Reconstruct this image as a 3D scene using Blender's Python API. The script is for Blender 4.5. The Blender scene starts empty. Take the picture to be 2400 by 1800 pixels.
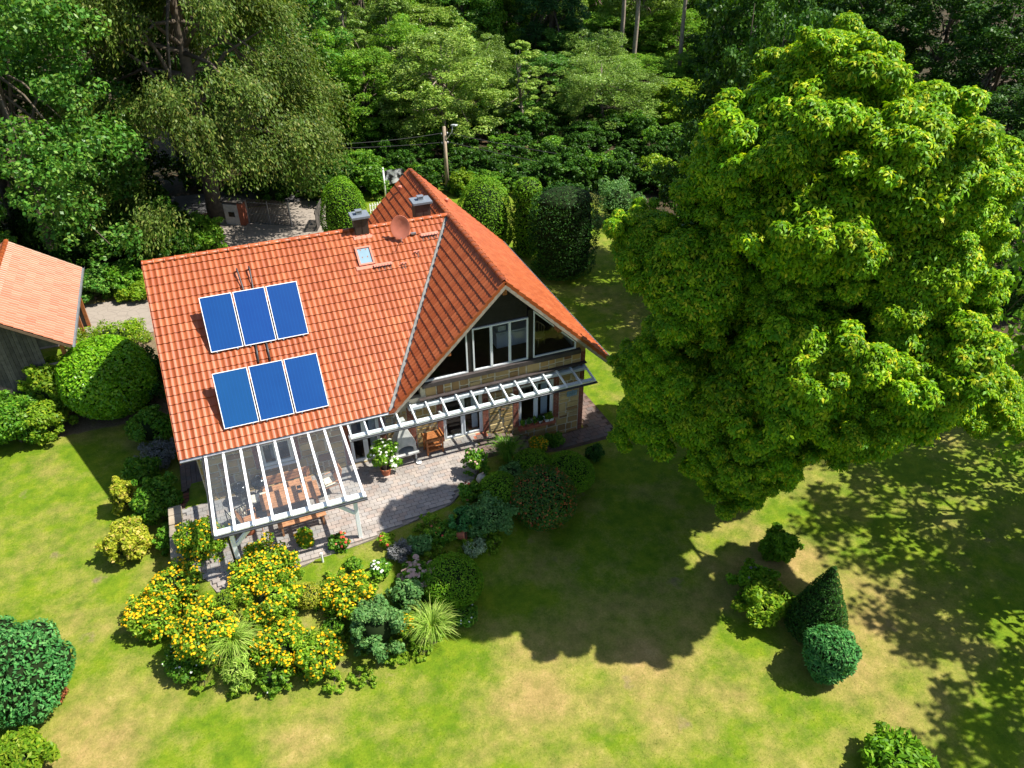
import bpy, bmesh, math, random
import numpy as np
from mathutils import Vector, Matrix

# ------------------------------------------------------------------ camera, sky, sun, exposure
sc = bpy.context.scene
col = sc.collection
CAMP = (-8.5828, -28.9618, 19.0790); YAW, PIT, ROL, FPX = -0.371404, 0.606534, -0.010195, 1842.79
cyw, syw, cpt, spt = math.cos(YAW), math.sin(YAW), math.cos(PIT), math.sin(PIT)
_fw = Vector((-syw*cpt, cyw*cpt, -spt)); _r = Vector((cyw, syw, 0)); _u = _r.cross(_fw)
_c, _s = math.cos(ROL), math.sin(ROL)
CR = _c*_r + _s*_u; CU = -_s*_r + _c*_u; CF = _fw
cam_d = bpy.data.cameras.new('camera'); cam = bpy.data.objects.new('camera', cam_d); col.objects.link(cam)
M3 = Matrix((CR, CU, -CF)).transposed()
cam.matrix_world = Matrix.Translation(CAMP) @ M3.to_4x4()
cam_d.sensor_width = 36; cam_d.lens = FPX/2400*36; cam_d.clip_end = 1500
sc.camera = cam

SUNV = Vector((-.645, .22, -1)).normalized()          # direction the light travels
to_sun = -SUNV
elev = math.asin(to_sun.z); azi = math.atan2(to_sun.x, to_sun.y)
w = bpy.data.worlds.new('World'); sc.world = w; w.use_nodes = True
nt = w.node_tree
sky = nt.nodes.new('ShaderNodeTexSky'); sky.sky_type = 'NISHITA'; sky.sun_disc = False
sky.sun_elevation = elev; sky.sun_rotation = azi
nt.links.new(sky.outputs[0], nt.nodes['Background'].inputs[0]); nt.nodes['Background'].inputs[1].default_value = 0.08
sun_d = bpy.data.lights.new('sun', 'SUN'); sun_d.energy = 4.6; sun_d.angle = math.radians(.53); sun_d.color = (1, .95, .86)
sun = bpy.data.objects.new('sun', sun_d); col.objects.link(sun)
sun.rotation_euler = SUNV.to_track_quat('-Z', 'Y').to_euler(); sun.location = (20, -10, 40)
sc.view_settings.view_transform = 'Standard'; sc.view_settings.look = 'None'
sc.view_settings.exposure = 1.12; sc.view_settings.gamma = 1; sc.view_settings.use_curve_mapping = False
sc.render.engine = 'CYCLES'
sc.cycles.max_bounces = 8; sc.cycles.transparent_max_bounces = 12; sc.cycles.diffuse_bounces = 3
sc.cycles.use_denoising = True

rng = np.random.default_rng(11); random.seed(5)

def ray(x, y):
    return CF + CR*((x-1200)/FPX) - CU*((y-900)/FPX)
def P(x, y, z):                       # photo pixel -> point at height z
    d = ray(x, y); t = (z-CAMP[2])/d.z
    return Vector(CAMP) + d*t
def PY(x, y, Y):                      # photo pixel -> point on the plane y = Y
    d = ray(x, y); t = (Y-CAMP[1])/d.y
    return Vector(CAMP) + d*t

# ------------------------------------------------------------------ materials
MATS = {}
def _new(name):
    m = bpy.data.materials.new(name); m.use_nodes = True; n = m.node_tree; n.nodes.clear()
    out = n.nodes.new('ShaderNodeOutputMaterial'); return m, n, out
def N(n, t, **k):
    x = n.nodes.new(t)
    for a, b in k.items(): setattr(x, a, b)
    return x
def ramp(n, fac, stops):
    r = N(n, 'ShaderNodeValToRGB'); e = r.color_ramp.elements
    while len(e) < len(stops): e.new(.5)
    for el, (p, c) in zip(e, stops): el.position = p; el.color = (*c, 1)
    n.links.new(fac, r.inputs[0]); return r.outputs[0]
def noise(n, scale, detail=4, vec=None, rough=.55):
    t = N(n, 'ShaderNodeTexNoise'); t.inputs['Scale'].default_value = scale; t.inputs['Detail'].default_value = detail
    t.inputs['Roughness'].default_value = rough
    if vec is None:
        g = N(n, 'ShaderNodeNewGeometry'); vec = g.outputs['Position']
    n.links.new(vec, t.inputs['Vector']); return t.outputs['Fac']
def mixc(n, fac, a, b, mode='MIX'):
    m = N(n, 'ShaderNodeMix', data_type='RGBA', blend_type=mode)
    for i, v in ((0, fac), (6, a), (7, b)):
        if isinstance(v, (int, float)): m.inputs[i].default_value = v
        elif isinstance(v, tuple): m.inputs[i].default_value = (*v, 1)
        else: n.links.new(v, m.inputs[i])
    return m.outputs[2]
def math_(n, op, a, b=0.0):
    m = N(n, 'ShaderNodeMath', operation=op)
    for i, v in ((0, a), (1, b)):
        if isinstance(v, (int, float)): m.inputs[i].default_value = v
        else: n.links.new(v, m.inputs[i])
    return m.outputs[0]
def bump(n, h, strength=.3, dist=.02):
    b = N(n, 'ShaderNodeBump'); b.inputs['Strength'].default_value = strength; b.inputs['Distance'].default_value = dist
    n.links.new(h, b.inputs['Height']); return b.outputs[0]
def pbsdf(n, out, color, rough=.6, spec=.4, metal=0, normal=None):
    b = N(n, 'ShaderNodeBsdfPrincipled')
    if isinstance(color, tuple): b.inputs['Base Color'].default_value = (*color, 1)
    else: n.links.new(color, b.inputs['Base Color'])
    if isinstance(rough, float) or isinstance(rough, int): b.inputs['Roughness'].default_value = rough
    else: n.links.new(rough, b.inputs['Roughness'])
    b.inputs['Specular IOR Level'].default_value = spec; b.inputs['Metallic'].default_value = metal
    if normal is not None: n.links.new(normal, b.inputs['Normal'])
    n.links.new(b.outputs[0], out.inputs[0]); return b
def rnd_fac(n):                       # one random number for each piece, joined or single
    g = N(n, 'ShaderNodeNewGeometry'); o = N(n, 'ShaderNodeObjectInfo')
    return math_(n, 'FRACT', math_(n, 'ADD', g.outputs['Random Per Island'], o.outputs['Random']))
def plain(name, c, rough=.6, var=.18, scale=6.0, spec=.4, metal=0.0, bmp=.0, piece=.0):
    m, n, out = _new(name)
    f = noise(n, scale, 5)
    lo = tuple(v*(1-var) for v in c); hi = tuple(min(1, v*(1+var)) for v in c)
    cc = ramp(n, f, [(.3, lo), (.7, hi)])
    if piece:
        k = N(n, 'ShaderNodeMapRange'); n.links.new(rnd_fac(n), k.inputs[0]); k.inputs[3].default_value = 1-piece; k.inputs[4].default_value = 1+piece
        h = N(n, 'ShaderNodeHueSaturation'); n.links.new(cc, h.inputs['Color']); n.links.new(k.outputs[0], h.inputs['Value']); cc = h.outputs[0]
    pbsdf(n, out, cc, rough, spec, metal, bump(n, noise(n, scale*6, 4), bmp, .01) if bmp else None)
    MATS[name] = m; return m
def pieces(name, cols, rough=.8, scale=14.0, bmp=.3, spec=.3, dirt=.25):
    """each stone, brick or paver takes its own tone from a list"""
    m, n, out = _new(name)
    k = len(cols); r = ramp(n, rnd_fac(n), [(i/max(1, k-1), c) for i, c in enumerate(cols)])
    f = noise(n, scale, 6); g = noise(n, scale*.15, 3)
    c2 = mixc(n, math_(n, 'MULTIPLY', f, .6), r, mixc(n, .5, r, (.12, .1, .08)))
    k2 = N(n, 'ShaderNodeMapRange'); n.links.new(g, k2.inputs[0]); k2.inputs[1].default_value = .35; k2.inputs[2].default_value = .65
    k2.inputs[3].default_value = 1-dirt; k2.inputs[4].default_value = 1+dirt*.5
    h = N(n, 'ShaderNodeHueSaturation'); n.links.new(c2, h.inputs['Color']); n.links.new(k2.outputs[0], h.inputs['Value'])
    pbsdf(n, out, h.outputs[0], rough, spec, 0, bump(n, noise(n, scale*2.5, 6), bmp, .012))
    MATS[name] = m; return m
def foliage(name, stops, trans=.35, rough=.45, spec=.35, var=.35, vscale=.7):
    m, n, out = _new(name)
    g = N(n, 'ShaderNodeNewGeometry')
    stops = [(p_, (min(.85, c_[0]*FB), min(.85, c_[1]*FB*(1.08 if FB > 1 else 1)), c_[2]*(.75*FB if FB > 1 else 1))) for p_, c_ in stops]
    cc = ramp(n, g.outputs['Random Per Island'], stops)
    k = N(n, 'ShaderNodeMapRange'); n.links.new(noise(n, vscale, 3), k.inputs[0]); k.inputs[1].default_value = .3; k.inputs[2].default_value = .7
    k.inputs[3].default_value = 1-var; k.inputs[4].default_value = 1+var
    h = N(n, 'ShaderNodeHueSaturation'); n.links.new(cc, h.inputs['Color']); n.links.new(k.outputs[0], h.inputs['Value'])
    b = N(n, 'ShaderNodeBsdfPrincipled'); n.links.new(h.outputs[0], b.inputs['Base Color'])
    b.inputs['Roughness'].default_value = rough; b.inputs['Specular IOR Level'].default_value = spec*.45
    t = N(n, 'ShaderNodeBsdfTranslucent')
    n.links.new(mixc(n, 1.0, h.outputs[0], (1.3, 1.3, .35), 'MULTIPLY'), t.inputs[0])
    mx = N(n, 'ShaderNodeMixShader'); mx.inputs[0].default_value = trans
    n.links.new(b.outputs[0], mx.inputs[1]); n.links.new(t.outputs[0], mx.inputs[2]); n.links.new(mx.outputs[0], out.inputs[0])
    MATS[name] = m; return m
def glass(name, tint=(.86, .9, .92), haze=0.0, rough=.02):
    m, n, out = _new(name)
    tr = N(n, 'ShaderNodeBsdfTransparent'); tr.inputs[0].default_value = (*tint, 1)
    gl = N(n, 'ShaderNodeBsdfGlossy'); gl.inputs[1].default_value = rough
    ge = N(n, 'ShaderNodeNewGeometry'); dt = N(n, 'ShaderNodeVectorMath', operation='DOT_PRODUCT')
    n.links.new(ge.outputs['Incoming'], dt.inputs[0]); n.links.new(ge.outputs['True Normal'], dt.inputs[1])
    sch = math_(n, 'ADD', .03, math_(n, 'MULTIPLY', .9, math_(n, 'POWER', math_(n, 'SUBTRACT', 1.0, math_(n, 'ABSOLUTE', dt.outputs['Value'])), 5.0)))
    mx = N(n, 'ShaderNodeMixShader'); n.links.new(sch, mx.inputs[0]); n.links.new(tr.outputs[0], mx.inputs[1]); n.links.new(gl.outputs[0], mx.inputs[2])
    last = mx.outputs[0]
    if haze:
        d = N(n, 'ShaderNodeBsdfDiffuse'); d.inputs[0].default_value = (.55, .6, .66, 1)
        m2 = N(n, 'ShaderNodeMixShader')
        k = N(n, 'ShaderNodeMapRange'); n.links.new(noise(n, 2.2, 4), k.inputs[0]); k.inputs[3].default_value = haze*.4; k.inputs[4].default_value = haze*1.6
        n.links.new(k.outputs[0], m2.inputs[0]); n.links.new(last, m2.inputs[1]); n.links.new(d.outputs[0], m2.inputs[2]); last = m2.outputs[0]
    n.links.new(last, out.inputs[0]); MATS[name] = m; return m

def tile_mat(name, a, b, c, weather=.35):
    m, n, out = _new(name)
    r = ramp(n, rnd_fac(n), [(0, a), (.5, b), (1, c)])
    f = noise(n, 1.1, 5); f2 = noise(n, 30, 3)
    k = N(n, 'ShaderNodeMapRange'); n.links.new(f, k.inputs[0]); k.inputs[1].default_value = .35; k.inputs[2].default_value = .75; k.inputs[3].default_value = 0; k.inputs[4].default_value = weather
    c1 = mixc(n, k.outputs[0], r, tuple(.75*v for v in b))
    k2 = N(n, 'ShaderNodeMapRange'); n.links.new(f2, k2.inputs[0]); k2.inputs[1].default_value = .62; k2.inputs[2].default_value = .75; k2.inputs[4].default_value = .25
    c2 = mixc(n, k2.outputs[0], c1, (.12, .06, .04))
    pbsdf(n, out, c2, .42, .45, 0, bump(n, f2, .12, .004)); MATS[name] = m; return m

tile_mat('clay_tile', (.262, .057, .014), (.322, .075, .020), (.378, .101, .032), .55)
tile_mat('old_clay_tile', (.33, .115, .06), (.42, .17, .10), (.36, .13, .068), .15)
plain('roof_underside', (.16, .10, .06), .8, .3, 3)
plain('bargeboard', (.30, .26, .21), .7, .25, 5, bmp=.2)
plain('lead', (.17, .175, .17), .7, .3, 4, spec=.3)
plain('zinc', (.36, .38, .40), .4, .12, 3, metal=.7)
plain('dark_metal', (.045, .05, .055), .45, .3, 4, metal=.4)
plain('white_paint', (.86, .865, .86), .4, .06, 3, spec=.5)
plain('white_frame', (.74, .76, .78), .35, .04, 3, spec=.5)
plain('dark_boards', (.018, .014, .013), .55, .4, 5, piece=.3, bmp=.15)
plain('sill_wood', (.05, .04, .038), .6, .35, 4, bmp=.2)
plain('mortar', (.50, .44, .33), .9, .2, 8, bmp=.3)
plain('chimney_sheet', (.055, .042, .035), .5, .25, 4, metal=.3)
plain('chimney_cap', (.17, .195, .225), .55, .12, 5, metal=.2)
plain('dish_red', (.50, .16, .10), .5, .12, 3)
plain('concrete', (.50, .48, .45), .8, .18, 6, bmp=.25)
plain('soot', (.012, .011, .01), .9, .3, 6)
plain('teak', (.33, .115, .035), .5, .3, 7, bmp=.15, piece=.15)
plain('table_wood', (.42, .19, .09), .55, .25, 7, bmp=.12, piece=.15)
plain('terracotta', (.42, .13, .06), .75, .2, 6, bmp=.15)
plain('pot_white', (.72, .72, .70), .4, .06, 5)
plain('black_enamel', (.008, .009, .011), .2, .2, 5, spec=.6)
plain('steel', (.5, .5, .5), .3, .1, 5, metal=.9)
plain('cushion', (.62, .55, .42), .9, .12, 10)
plain('rattan', (.30, .20, .10), .7, .25, 20)
plain('soil', (.075, .05, .032), .95, .35, 5, bmp=.5)
plain('joint_sand', (.24, .205, .175), .95, .25, 8, bmp=.3)
plain('bark', (.11, .085, .06), .9, .35, 4, bmp=.5)
plain('pale_bark', (.26, .21, .16), .9, .3, 3, bmp=.4)
plain('pole_wood', (.34, .26, .18), .8, .25, 3, bmp=.3)
plain('curtain', (.72, .74, .78), .9, .06, 4)
plain('room_wall', (.42, .40, .38), .9, .08, 2)
plain('room_floor', (.14, .06, .03), .5, .2, 4)
plain('furniture_white', (.66, .66, .66), .5, .05, 3)
plain('timber_wall', (.085, .075, .066), .85, .35, 5, piece=.35, bmp=.3)
plain('brick_pier', (.36, .11, .06), .85, .3, 8, bmp=.4)
plain('boulder', (.46, .42, .37), .85, .2, 6, bmp=.4)
plain('wire', (.02, .02, .02), .6)
plain('lamp_head', (.6, .62, .64), .35, .05, 4, metal=.3)
plain('sill_pane', (.2, .3, .36), .15, .1, 3)
pieces('sandstone', [(.42, .27, .09), (.54, .38, .15), (.36, .21, .08), (.58, .43, .20), (.48, .33, .13), (.22, .10, .04), (.56, .41, .19), (.46, .27, .08)], .85, 6, .5)
pieces('brick', [(.26, .075, .045), (.32, .10, .06), (.21, .07, .05), (.30, .12, .075)], .85, 14, .4)
pieces('paver', [(.31, .28, .255), (.355, .315, .285), (.29, .27, .26), (.37, .315, .275), (.34, .275, .24), (.32, .30, .285)], .85, 9, .35, dirt=.22)
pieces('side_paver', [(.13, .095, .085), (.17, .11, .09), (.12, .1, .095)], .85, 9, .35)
pieces('terrace_stone', [(.30, .25, .19), (.38, .31, .22), (.25, .22, .18)], .85, 7, .5)
glass('canopy_glass', (.93, .955, .965), .022)
glass('window_glass', (.90, .93, .94), .0)
def _solar():
    m, n, out = _new('solar_blue')
    tc = N(n, 'ShaderNodeTexCoord'); sp = N(n, 'ShaderNodeSeparateXYZ'); n.links.new(tc.outputs['Object'], sp.inputs[0])
    w_ = math_(n, 'SINE', math_(n, 'MULTIPLY', sp.outputs[0], 2*math.pi/.115))
    k = N(n, 'ShaderNodeMapRange'); n.links.new(w_, k.inputs[0]); k.inputs[1].default_value = .75; k.inputs[2].default_value = 1.0; k.inputs[4].default_value = 1
    o = N(n, 'ShaderNodeObjectInfo')
    base = ramp(n, o.outputs['Random'], [(0, (.0015, .040, .17)), (.5, (.002, .033, .195)), (1, (.002, .054, .16))])
    c1 = mixc(n, math_(n, 'MULTIPLY', k.outputs[0], .45), base, (.003, .065, .26))
    c2 = mixc(n, math_(n, 'MULTIPLY', noise(n, 1.3, 3), .25), c1, (.012, .10, .30))
    b = pbsdf(n, out, c2, .22, .5); b.inputs['Coat Weight'].default_value = 1.0; b.inputs['Coat Roughness'].default_value = .06
    MATS['solar_blue'] = m
_solar()

def _ground():
    m, n, out = _new('lawn_ground')
    A = {}
    for a in ('soil', 'dry', 'forest'):
        x = N(n, 'ShaderNodeAttribute', attribute_name=a); A[a] = x.outputs['Fac']
    f1 = noise(n, .55, 6, rough=.65); f2 = noise(n, 2.4, 6); f3 = noise(n, 15, 8, rough=.8)
    green = ramp(n, f2, [(.25, (.060, .125, .004)), (.5, (.112, .178, .006)), (.75, (.18, .225, .011))])
    dry = ramp(n, f2, [(.25, (.20, .16, .045)), (.6, (.33, .235, .085)), (.85, (.42, .30, .14))])
    k = N(n, 'ShaderNodeMapRange'); n.links.new(math_(n, 'ADD', math_(n, 'MULTIPLY', f1, 1.35), math_(n, 'ADD', math_(n, 'MULTIPLY', A['dry'], .42), math_(n, 'MULTIPLY', f3, .5))), k.inputs[0])
    k.inputs[1].default_value = .86; k.inputs[2].default_value = 1.42
    g = mixc(n, k.outputs[0], green, dry)
    soil = ramp(n, f3, [(.3, (.09, .066, .04)), (.7, (.22, .165, .105))])
    ks = N(n, 'ShaderNodeMapRange'); n.links.new(math_(n, 'ADD', A['soil'], math_(n, 'MULTIPLY', math_(n, 'SUBTRACT', f2, .5), .9)), ks.inputs[0]); ks.inputs[1].default_value = .4; ks.inputs[2].default_value = .7
    g = mixc(n, ks.outputs[0], g, soil)
    litter = ramp(n, f2, [(.3, (.022, .03, .012)), (.55, (.055, .04, .022)), (.8, (.11, .065, .03))])
    g = mixc(n, A['forest'], g, litter)
    sh = N(n, 'ShaderNodeMapRange'); n.links.new(f3, sh.inputs[0]); sh.inputs[1].default_value = .25; sh.inputs[2].default_value = .75; sh.inputs[3].default_value = .70; sh.inputs[4].default_value = 1.26
    h = N(n, 'ShaderNodeHueSaturation'); n.links.new(g, h.inputs['Color']); n.links.new(sh.outputs[0], h.inputs['Value'])
    pbsdf(n, out, h.outputs[0], .9, .15, 0, bump(n, f3, .6, .04)); MATS['lawn_ground'] = m
_ground()
def _grassmat():
    m, n, out = _new('grass_blade')
    g = N(n, 'ShaderNodeNewGeometry')
    a = N(n, 'ShaderNodeAttribute', attribute_name='dry')
    f1 = noise(n, .55, 6, rough=.65)
    k = N(n, 'ShaderNodeMapRange'); n.links.new(math_(n, 'ADD', math_(n, 'MULTIPLY', f1, 1.35), math_(n, 'ADD', math_(n, 'MULTIPLY', a.outputs['Fac'], .42), math_(n, 'MULTIPLY', g.outputs['Random Per Island'], .5))), k.inputs[0])
    k.inputs[1].default_value = .86; k.inputs[2].default_value = 1.42
    gr = ramp(n, g.outputs['Random Per Island'], [(0, (.075, .14, .004)), (.5, (.13, .20, .007)), (1, (.20, .245, .014))])
    c = mixc(n, k.outputs[0], gr, (.36, .26, .10))
    b = N(n, 'ShaderNodeBsdfDiffuse'); n.links.new(c, b.inputs[0])
    t = N(n, 'ShaderNodeBsdfTranslucent'); n.links.new(c, t.inputs[0])
    mx = N(n, 'ShaderNodeMixShader'); mx.inputs[0].default_value = .3
    n.links.new(b.outputs[0], mx.inputs[1]); n.links.new(t.outputs[0], mx.inputs[2]); n.links.new(mx.outputs[0], out.inputs[0]); MATS['grass_blade'] = m
_grassmat()
def _paving(name, c1, c2, sx):
    m, n, out = _new(name)
    f = noise(n, 1.2, 5); f2 = noise(n, 18, 5)
    v = N(n, 'ShaderNodeTexVoronoi', feature='DISTANCE_TO_EDGE'); v.inputs['Scale'].default_value = sx
    g = N(n, 'ShaderNodeNewGeometry'); n.links.new(g.outputs['Position'], v.inputs['Vector'])
    j = N(n, 'ShaderNodeMapRange'); n.links.new(v.outputs['Distance'], j.inputs[0]); j.inputs[1].default_value = .0; j.inputs[2].default_value = .06
    c = mixc(n, f, c1, c2); c = mixc(n, math_(n, 'MULTIPLY', f2, .4), c, tuple(.55*x for x in c1))
    c = mixc(n, math_(n, 'MULTIPLY', math_(n, 'SUBTRACT', 1.0, j.outputs[0]), .35), c, tuple(.4*x for x in c1))
    pbsdf(n, out, c, .9, .2, 0, bump(n, f2, .3, .01)); MATS[name] = m
_paving('drive_paving', (.25, .215, .18), (.33, .285, .24), 2.2)  # paving colour darkened in place of dappled tree shade
_paving('asphalt', (.075, .075, .08), (.12, .115, .11), .01)
def _flag():
    m, n, out = _new('flag_cloth')
    f = noise(n, 2.3, 4)
    c = ramp(n, f, [(.46, (.012, .012, .016)), (.52, (.25, .25, .28)), (.6, (.6, .6, .62))])
    pbsdf(n, out, c, .6, .3); MATS['flag_cloth'] = m
_flag()

# foliage colours
FB = 1.3
foliage('chestnut_leaf', [(0, (.05, .14, .005)), (.35, (.10, .21, .007)), (.75, (.185, .285, .009)), (.92, (.29, .335, .014)), (1, (.40, .34, .025))], .27, .45, .3, .28, .55)
foliage('beech_leaf', [(0, (.036, .070, .012)), (.5, (.07, .108, .022)), (.85, (.12, .15, .042)), (1, (.17, .15, .05))], .3, .45, .35, .3, .5)
foliage('maple_leaf', [(0, (.03, .095, .016)), (.6, (.06, .15, .024)), (1, (.14, .21, .05))], .3, .4, .5, .3, .4)
foliage('bright_leaf', [(0, (.06, .15, .014)), (.6, (.105, .21, .022)), (1, (.20, .27, .04))], .35, .45, .35, .3, .4)
foliage('pale_leaf', [(0, (.09, .16, .028)), (.6, (.15, .22, .045)), (1, (.27, .31, .10))], .3, .4, .5, .3, .4)
foliage('willow_leaf', [(0, (.075, .135, .03)), (.6, (.125, .195, .042)), (1, (.22, .27, .09))], .3, .4, .5, .3, .4)
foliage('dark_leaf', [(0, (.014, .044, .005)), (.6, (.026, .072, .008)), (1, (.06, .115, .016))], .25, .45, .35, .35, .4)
foliage('pine_needle', [(0, (.012, .04, .014)), (.7, (.025, .07, .022)), (1, (.05, .10, .03))], .15, .5, .3, .3, .4)
foliage('lime_leaf', [(0, (.08, .16, .012)), (.6, (.14, .22, .018)), (1, (.25, .28, .03))], .4, .45, .3, .3, .6)
foliage('clipped_leaf', [(0, (.05, .125, .007)), (.6, (.09, .19, .010)), (1, (.16, .25, .018))], .25, .5, .3, .2, 1.2)
foliage('laurel_leaf', [(0, (.07, .18, .008)), (.6, (.12, .25, .010)), (1, (.22, .33, .03))], .30, .28, .6, .2, 1.0)
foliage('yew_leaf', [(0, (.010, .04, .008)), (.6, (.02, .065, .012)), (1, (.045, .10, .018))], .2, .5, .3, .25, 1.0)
foliage('blue_leaf', [(0, (.025, .105, .032)), (.6, (.045, .155, .05)), (1, (.10, .22, .085))], .2, .5, .3, .25, 1.0)
foliage('green_leaf', [(0, (.035, .105, .010)), (.6, (.07, .165, .015)), (1, (.15, .23, .028))], .3, .42, .4, .25, 1.0)
foliage('daisy_leaf', [(0, (.07, .15, .012)), (.5, (.125, .22, .018)), (1, (.24, .30, .035))], .35, .45, .35, .25, 1.0)
foliage('golden_leaf', [(0, (.13, .17, .014)), (.5, (.24, .25, .022)), (.85, (.36, .32, .05)), (1, (.42, .28, .12))], .35, .45, .35, .2, 1.0)
foliage('silver_leaf', [(0, (.14, .19, .14)), (.6, (.25, .30, .23)), (1, (.45, .48, .40))], .2, .6, .3, .2, 1.0)
foliage('teal_leaf', [(0, (.05, .125, .045)), (.6, (.085, .175, .065)), (1, (.16, .25, .11))], .25, .5, .3, .25, 1.0)
foliage('photinia_leaf', [(0, (.025, .075, .012)), (.7, (.05, .11, .018)), (.86, (.09, .12, .02)), (.9, (.30, .07, .03)), (1, (.38, .09, .04))], .25, .35, .5, .2, 1.0)
foliage('lavender_leaf', [(0, (.10, .10, .13)), (.6, (.15, .14, .21)), (1, (.22, .20, .30))], .2, .6, .3, .2, 1.0)
foliage('straw_grass', [(0, (.13, .22, .04)), (.6, (.22, .31, .06)), (1, (.40, .44, .16))], .3, .5, .3, .2, 1.0)
FB = 1.0
foliage('yellow_petal', [(0, (.66, .33, .006)), (.6, (.74, .42, .009)), (1, (.80, .52, .02))], .2, .6, .2, .1, 1.0)
foliage('white_petal', [(0, (.66, .68, .58)), (1, (.80, .80, .74))], .25, .6, .2, .1, 1.0)
foliage('pink_petal', [(0, (.46, .28, .24)), (.6, (.55, .38, .32)), (1, (.58, .46, .36))], .25, .6, .2, .1, 1.0)
foliage('red_petal', [(0, (.48, .05, .03)), (.6, (.58, .10, .06)), (1, (.6, .2, .12))], .25, .6, .2, .1, 1.0)
foliage('brown_leaf', [(0, (.16, .05, .02)), (1, (.28, .10, .04))], .2, .6, .2, .2, 1.0)

# ------------------------------------------------------------------ mesh helpers
def link(o, parent=None):
    col.objects.link(o)
    if parent is not None: o.parent = parent
    return o
class MB:
    def __init__(s): s.v = []; s.f = []; s.m = []
    def add(s, vs, fs, mi=0):
        b = len(s.v); s.v += [tuple(x) for x in vs]; s.f += [tuple(i+b for i in f) for f in fs]; s.m += [mi]*len(fs)
    def box(s, a, b, mi=0, mat=None):
        (x0, y0, z0), (x1, y1, z1) = a, b
        vs = [(x0, y0, z0), (x1, y0, z0), (x1, y1, z0), (x0, y1, z0), (x0, y0, z1), (x1, y0, z1), (x1, y1, z1), (x0, y1, z1)]
        if mat is not None: vs = [mat @ Vector(v) for v in vs]
        s.add(vs, [(0, 3, 2, 1), (4, 5, 6, 7), (0, 1, 5, 4), (1, 2, 6, 5), (2, 3, 7, 6), (3, 0, 4, 7)], mi)
    def beam(s, p, q, wd, h, mi=0, up=(0, 0, 1)):
        p, q = Vector(p), Vector(q); d = (q-p).normalized(); up = Vector(up)
        sx = d.cross(up).normalized()*wd/2; sz = sx.cross(d).normalized()*h/2
        vs = []
        for c in (p, q): vs += [c-sx-sz, c+sx-sz, c+sx+sz, c-sx+sz]
        s.add(vs, [(3, 2, 1, 0), (4, 5, 6, 7), (0, 1, 5, 4), (1, 2, 6, 5), (2, 3, 7, 6), (3, 0, 4, 7)], mi)
    def tube(s, pts, rad, k=8, mi=0, cap=True):
        pts = [Vector(p) for p in pts]
        if not hasattr(rad, '__len__'): rad = [rad]*len(pts)
        rings = []; b = len(s.v); vs = []
        for i, p in enumerate(pts):
            d = (pts[min(i+1, len(pts)-1)]-pts[max(i-1, 0)]).normalized()
            a = d.orthogonal().normalized() if i == 0 else (a - d*a.dot(d)).normalized()
            c = d.cross(a)
            for j in range(k):
                t = 2*math.pi*j/k; vs.append(p + (a*math.cos(t)+c*math.sin(t))*rad[i])
        fs = []
        for i in range(len(pts)-1):
            for j in range(k):
                j2 = (j+1) % k; fs.append((i*k+j, i*k+j2, (i+1)*k+j2, (i+1)*k+j))
        if cap: fs += [tuple(range(k-1, -1, -1)), tuple((len(pts)-1)*k+j for j in range(k))]
        s.add(vs, fs, mi)
    def lathe(s, c, prof, k=20, mi=0, mat=None):
        vs = []; fs = []
        for r, z in prof:
            for j in range(k):
                t = 2*math.pi*j/k; v = Vector((r*math.cos(t), r*math.sin(t), z))
                if mat is not None: v = mat @ v
                vs.append(v + Vector(c))
        for i in range(len(prof)-1):
            for j in range(k):
                j2 = (j+1) % k; fs.append((i*k+j, i*k+j2, (i+1)*k+j2, (i+1)*k+j))
        s.add(vs, fs, mi)
    def prism(s, poly, off, mi=0):
        """polygon (list of 3D points) extruded by vector off"""
        n = len(poly); off = Vector(off); a = [Vector(p) for p in poly]; b = [p+off for p in a]
        s.add(a+b, [tuple(range(n)), tuple(range(2*n-1, n-1, -1))] + [(i, n+i, n+(i+1) % n, (i+1) % n) for i in range(n)], mi)
    def mesh(s, name, mats, smooth=False, fix=True):
        me = bpy.data.meshes.new(name); me.from_pydata([tuple(v) for v in s.v], [], s.f)
        for m in (mats if isinstance(mats, (list, tuple)) else [mats]): me.materials.append(MATS[m])
        me.polygons.foreach_set('material_index', s.m)
        if fix:
            bm = bmesh.new(); bm.from_mesh(me); bmesh.ops.recalc_face_normals(bm, faces=bm.faces); bm.to_mesh(me); bm.free()
        if smooth: me.polygons.foreach_set('use_smooth', [True]*len(me.polygons))
        me.update(); return me
    def build(s, name, mats, parent=None, bevel=0, smooth=False):
        o = bpy.data.objects.new(name, s.mesh(name, mats, smooth)); link(o, parent)
        if bevel:
            b = o.modifiers.new('bevel', 'BEVEL'); b.width = bevel; b.segments = 2; b.limit_method = 'ANGLE'
        return o
def tag(o, label=None, cat=None, group=None, kind=None):
    for k, v in (('label', label), ('category', cat), ('group', group), ('kind', kind)):
        if v: o[k] = v
    return o
def thing(name, label, cat, loc=(0, 0, 0), rz=0, group=None):
    o = bpy.data.objects.new(name, None); o.empty_display_size = .2; o.location = loc; o.rotation_euler = (0, 0, rz)
    link(o); return tag(o, label, cat, group)
def np_mesh(name, V, F, mats, mi=None):
    """V (n,3), F (m,k) fast mesh"""
    me = bpy.data.meshes.new(name); k = F.shape[1]
    me.vertices.add(len(V)); me.vertices.foreach_set('co', np.ascontiguousarray(V, dtype=np.float32).ravel())
    me.loops.add(F.size); me.loops.foreach_set('vertex_index', np.ascontiguousarray(F, dtype=np.int32).ravel())
    me.polygons.add(len(F)); me.polygons.foreach_set('loop_start', np.arange(0, F.size, k, dtype=np.int32))
    for m in (mats if isinstance(mats, (list, tuple)) else [mats]): me.materials.append(MATS[m])
    if mi is not None: me.polygons.foreach_set('material_index', np.asarray(mi, dtype=np.int32))
    me.update(calc_edges=True); return me
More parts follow.
